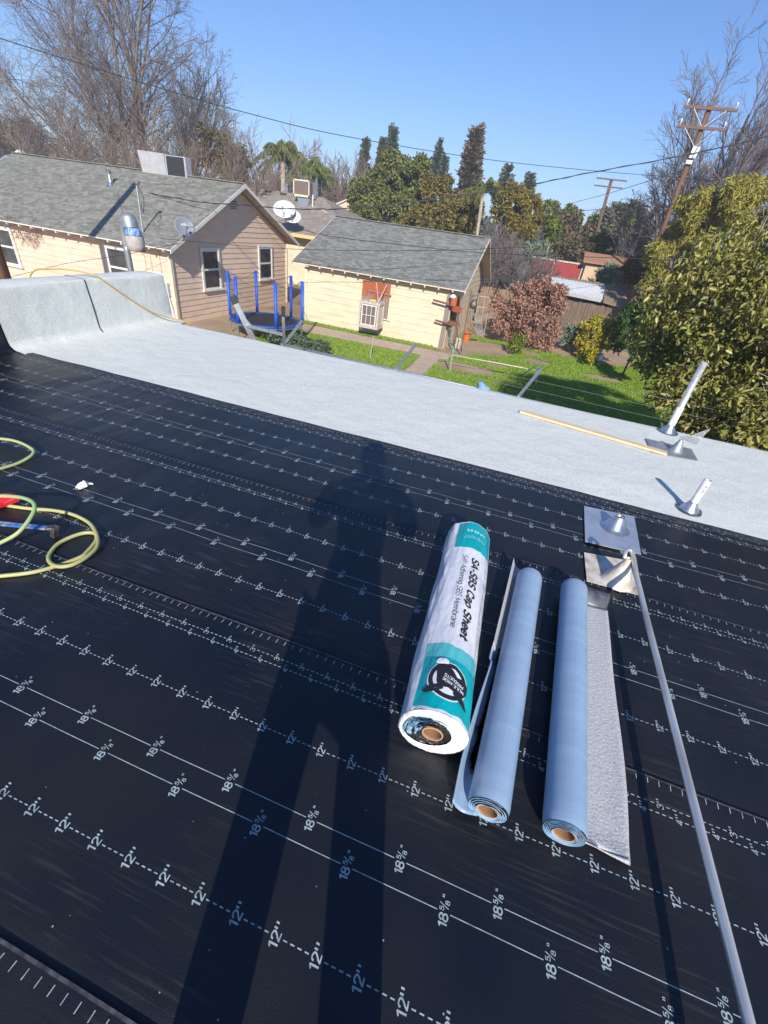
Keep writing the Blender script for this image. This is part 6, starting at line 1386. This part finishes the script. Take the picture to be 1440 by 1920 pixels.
for i, (x, yt, w_, Y) in enumerate(((1128, 392, 30, 68), (1150, 375, 34, 66), (1168, 378, 34, 65), (1188, 385, 36, 66), (1108, 405, 26, 70), (1205, 400, 30, 66))):
    conifer('dark cypress in the row beyond the twisted bare tree, number %s from the left' % ('two', 'three', 'four', 'five', 'one', 'six')[i], x, yt, 460, w_, Y, LM['conifer'] if i % 2 else LM['broad'], 2600, .6, 'row of cypresses at the distant pole')
leafy('green_shrub', 'rounded dark green shrub behind the tan shed roof', 'shrub', [blob(1098, 438, 1152, 488, 44), blob(1140, 450, 1175, 482, 45)], 4500, .24, LM['green'], 44, GT, nclump=60)
leafy('dry_shrub', 'brownish dry shrub above the red wall', 'shrub', [blob(1035, 445, 1110, 495, 41), blob(1010, 460, 1050, 492, 42)], 4500, .22, LM['drygreen'], 41, GT, nclump=60)
leafy('spiky_plant', 'pale green spiky plant left of the dry shrub above the red wall', 'plant', [blob(985, 460, 1010, 488, 40), blob(1012, 466, 1035, 488, 40.5)], 900, .5, LM['agave'], 40, GT, aspect=7, droop=-.6, nclump=30)
leafy('tangled_shrub', 'low tangled shrub in front of the dry fence left of the pole', 'shrub', [blob(1165, 480, 1240, 540, 31), blob(1190, 520, 1260, 590, 27)], 6000, .2, LM['drygreen'], 30, GT, nclump=60)
# bare trees
def bare(name, label, base, stems, levels, kids, ang, lenf, radf, mt, mtw, minr=.006, up=.12, wig=.16, grp='bare winter trees', cat='tree', nseg=3):
    t = thing(name, label, cat, base, grp); th_, tn_ = branchset(stems, levels, kids, ang, lenf, radf, up, wig, minr, nseg)
    tubes_fast('trunk', th_, M[mt], t, 6); tubes_fast('branches', tn_, M[mtw], t, 3); return t
YB = 40.
st_ = []
root = gy(236, 318, YB); root = np.array([root[0], YB, G])
for (px, py, r_, yo) in ((60, 40, .16, -1), (20, 120, .13, 2), (110, -60, .17, 0), (150, 20, .15, 2.5), (180, -90, .19, -1), (205, 60, .14, 2), (235, -60, .20, 1), (265, 10, .15, -2), (290, -40, .18, 0), (310, 60, .13, 2), (10, 40, .12, 0), (130, 130, .10, 1), (-60, 150, .10, 0), (70, 190, .09, -1), (225, 150, .10, -2), (170, 170, .10, 1)):
    tg = gy(px, py, YB+yo); s0_ = root+np.array([rng.normal()*.5+(px-200)*.004, rng.normal()*.4, 1.5+abs(rng.normal())*.5]); v_ = tg-s0_; st_.append((s0_, v_/np.linalg.norm(v_), np.linalg.norm(v_)*1.0, r_))
bt = bare('bare_tree', 'huge bare winter tree with fanning upright branches behind the left house', root, st_, 4, (14, 9, 8), (.62, .65, .8), (.42, .44, .5), (.42, .5, .6), 'bark', 'twig', .009, .01, .13, nseg=6)
b = MB(); b.tube([root, root+np.array([0, 0, 1.6]), root+np.array([.1, 0, 2.6])], [.7, .55, .45], 12); b.build('trunk', 'bark', bt, smooth=True)
root = gy(338, 318, 44.); root = np.array([root[0], 44., G]); st_ = []
for (px, py, r_) in ((335, 165, .15), (352, 150, .15), (360, 205, .12), (378, 190, .13), (398, 235, .10), (335, 220, .10)):
    tg = gy(px, py, 44+rng.normal()); s0_ = root+np.array([rng.normal()*.2, 0, 2.]); v_ = tg-s0_; st_.append((s0_, v_/np.linalg.norm(v_), np.linalg.norm(v_), r_))
bare('bare_tree', 'smaller bare tree standing right of the huge bare tree', root, st_, 4, (10, 8, 7), (.5, .55, .6), (.40, .46, .5), (.42, .5, .6), 'bark', 'twig', .012, .10, .09, nseg=4)
def brush(label, x0, x1, ytop, Y, n, m, h, name='bare_brush', minr=.013):
    a, c = gy(x0, ytop, Y), gy(x1, ytop, Y); st2 = []
    for i in range(n):
        f = rng.random(); top_ = a+(c-a)*f; hh = (top_[2]-G)*(.6+.45*rng.random()); p_ = (top_[0]+rng.normal()*.3, Y+rng.normal()*1.6, G); st2.append((p_, (rng.normal()*.22, rng.normal()*.2, 1), hh, .05))
    mid = (a+c)/2; return bare(name, label, (mid[0], Y, G), st2, 3, (16, 9), (.6, .65), (.36, .5), (.4, .6), m, m, minr, .06, .10, 'bare reddish brush behind the houses', 'brush', 4)
brush('reddish brown bare thicket behind the white rooftop unit', 120, 330, 248, 34, 20, 'twig_red', 5)
brush('reddish brown bare thicket between the rooftop unit and the palm', 330, 480, 262, 36, 26, 'twig_red', 5)
brush('grey-brown bare thicket at the far left above the house ridge', -30, 110, 226, 38, 24, 'twig', 5)
brush('distant reddish bare thicket left of the green broadleaf tree', 590, 690, 318, 66, 30, 'twig_red', 5, minr=.02)
brush('pale bare thicket behind the palms', 455, 600, 300, 70, 34, 'twig_red', 5, minr=.02)
def olivebrush(label, bl, lm, n=5000, grp=GT): return leafy('dry_tree', label, 'tree', bl, n, .3, lm, 40, grp, nclump=70, spread=.28, aspect=3, droop=.5)
olivebrush('dull olive tree at the far left edge above the roof ridge', [blob(-20, 215, 60, 290, 42), blob(30, 235, 90, 300, 43)], LM['drygreen'])
olivebrush('brown-green ivy covered tree left of the palms', [blob(375, 235, 430, 320, 42), blob(400, 270, 470, 340, 41)], LM['drygreen'], 6000)
# bare twiggy round bush behind the garage's right end
st2 = []
for i in range(60):
    f = rng.random(); q = gy(860+140*f, 520, 33+rng.normal()*1.5); st2.append(((q[0], q[1], G), (rng.normal()*.3, rng.normal()*.25, 1), (3.3+.8*math.sin(f*PI))*(.7+.4*rng.random()), .04))
bare('bare_brush', 'dense grey-brown leafless bush behind the right end of the garage', (gy(930, 520, 33)[0], 33, G), st2, 3, (18, 10), (.6, .7), (.36, .5), (.4, .6), 'twig_grey', 'twig_grey', .011, .04, .12, 'bare reddish brush behind the houses', 'brush', 4)
# bare tree behind the pole and twisted one left of it
root = gy(1300, 470, 36); root = np.array([root[0], 36., G]); st_ = []
for (px, py, r_) in ((1235, 345, .09), (1265, 300, .10), (1300, 255, .12), (1322, 215, .12), (1350, 250, .13), (1385, 215, .15), (1430, 235, .15), (1290, 345, .10), (1400, 280, .13), (1480, 220, .14), (1500, 300, .13), (1255, 375, .10), (1440, 340, .12), (1340, 300, .12)):
    tg = gy(px, py, 36+rng.normal()*1.5); s0_ = root+np.array([rng.normal()*.3+(px-1300)*.004, 0, 2.]); v_ = tg-s0_; st_.append((s0_, v_/np.linalg.norm(v_), np.linalg.norm(v_), r_))
bare('bare_tree', 'tall bare tree leaning with the wind behind the near utility pole', root, st_, 4, (10, 8, 7), (.45, .55, .6), (.42, .46, .5), (.42, .5, .6), 'twig_grey', 'twig_grey', .009, .06, .12, nseg=5)
root = gy(1200, 490, 40); root = np.array([root[0], 40., G]); st_ = []
for (px, py, r_) in ((1160, 420, .12), (1180, 405, .10), (1215, 400, .13), (1235, 420, .10), (1150, 450, .09), (1245, 440, .1), (1225, 380, .1)):
    tg = gy(px, py, 40+rng.normal()*1.5); s0_ = root+np.array([rng.normal()*.4, 0, 1.2]); v_ = tg-s0_; st_.append((s0_, v_/np.linalg.norm(v_), np.linalg.norm(v_), r_))
bare('bare_tree', 'low twisted bare tree left of the near utility pole base', root, st_, 4, (9, 8, 6), (.7, .7, .7), (.42, .46, .5), (.42, .5, .6), 'twig_grey', 'twig_grey', .012, .05, .16, nseg=4)
# far-off belt of trees closing the horizon, and low scrub between the yards
P_ = []
for i in range(26000):
    x = rng.uniform(-190, 120); y = 118+rng.normal()*7+.0*x; h_ = 7.6+1.6*mnoise.noise(Vector((x*.09, 0, 1)))+1.2*mnoise.noise(Vector((x*.33, 0, 5))); P_.append((x, y, G+h_*rng.random()**.7))
stuff(leafmesh('distant_trees', np.array(P_), 1.5, leafmat('leaf_far', [(.05, .06, .045), (.10, .10, .07), (.17, .14, .10)], .9, .1), None, aspect=1.8, upn=.3))
P_ = []
while len(P_) < 22000:
    x, y = rng.uniform(-45, 30), rng.uniform(38, 95)
    if y < 43 and x < -13: continue
    if mnoise.noise(Vector((x*.12, y*.12, 3))) < -.05: continue
    P_.append((x, y, G+(1.0+1.3*mnoise.noise(Vector((x*.3, y*.3, 7))))*rng.random()))
stuff(leafmesh('scrub', np.array(P_), .55, leafmat('leaf_scrub', [(.05, .045, .03), (.12, .10, .055), (.18, .15, .09), (.11, .13, .05)], .9, .1), None, aspect=2, upn=.3, droop=-.1))
# vine leaves on the near eave of the left house
st2 = [(gy(5+i*4, 425, 14.7), (rng.normal()*.5, 0, rng.normal()*.5-.3), .5, .012) for i in range(16)]
bare('bare_vine', 'tangle of dry vine twigs hanging from the eave at the left edge', gy(30, 432, 14.7), st2, 3, (5, 4), (.8, .8), (.6, .5), (.6, .6), 'twig', 'bark_pale', .004, -.05, .3, 'vines on the left house', 'vine', 3)

# ------------------------------------------------------------------ thin winter haze over the whole neighbourhood
hm = bpy.data.materials.new('haze'); hm.use_nodes = True; hn = hm.node_tree; hn.nodes.remove(hn.nodes['Principled BSDF'])
pv = hn.nodes.new('ShaderNodeVolumePrincipled'); pv.inputs['Density'].default_value = .0015; pv.inputs['Color'].default_value = (.80, .87, .95, 1); pv.inputs['Anisotropy'].default_value = .0
hn.links.new(pv.outputs[0], hn.nodes['Material Output'].inputs['Volume'])
b = MB(); b.box2((-960, -260, G-1), (960, 1960, 26)); stuff(b.build('haze', hm))
SC.cycles.volume_bounces = 0
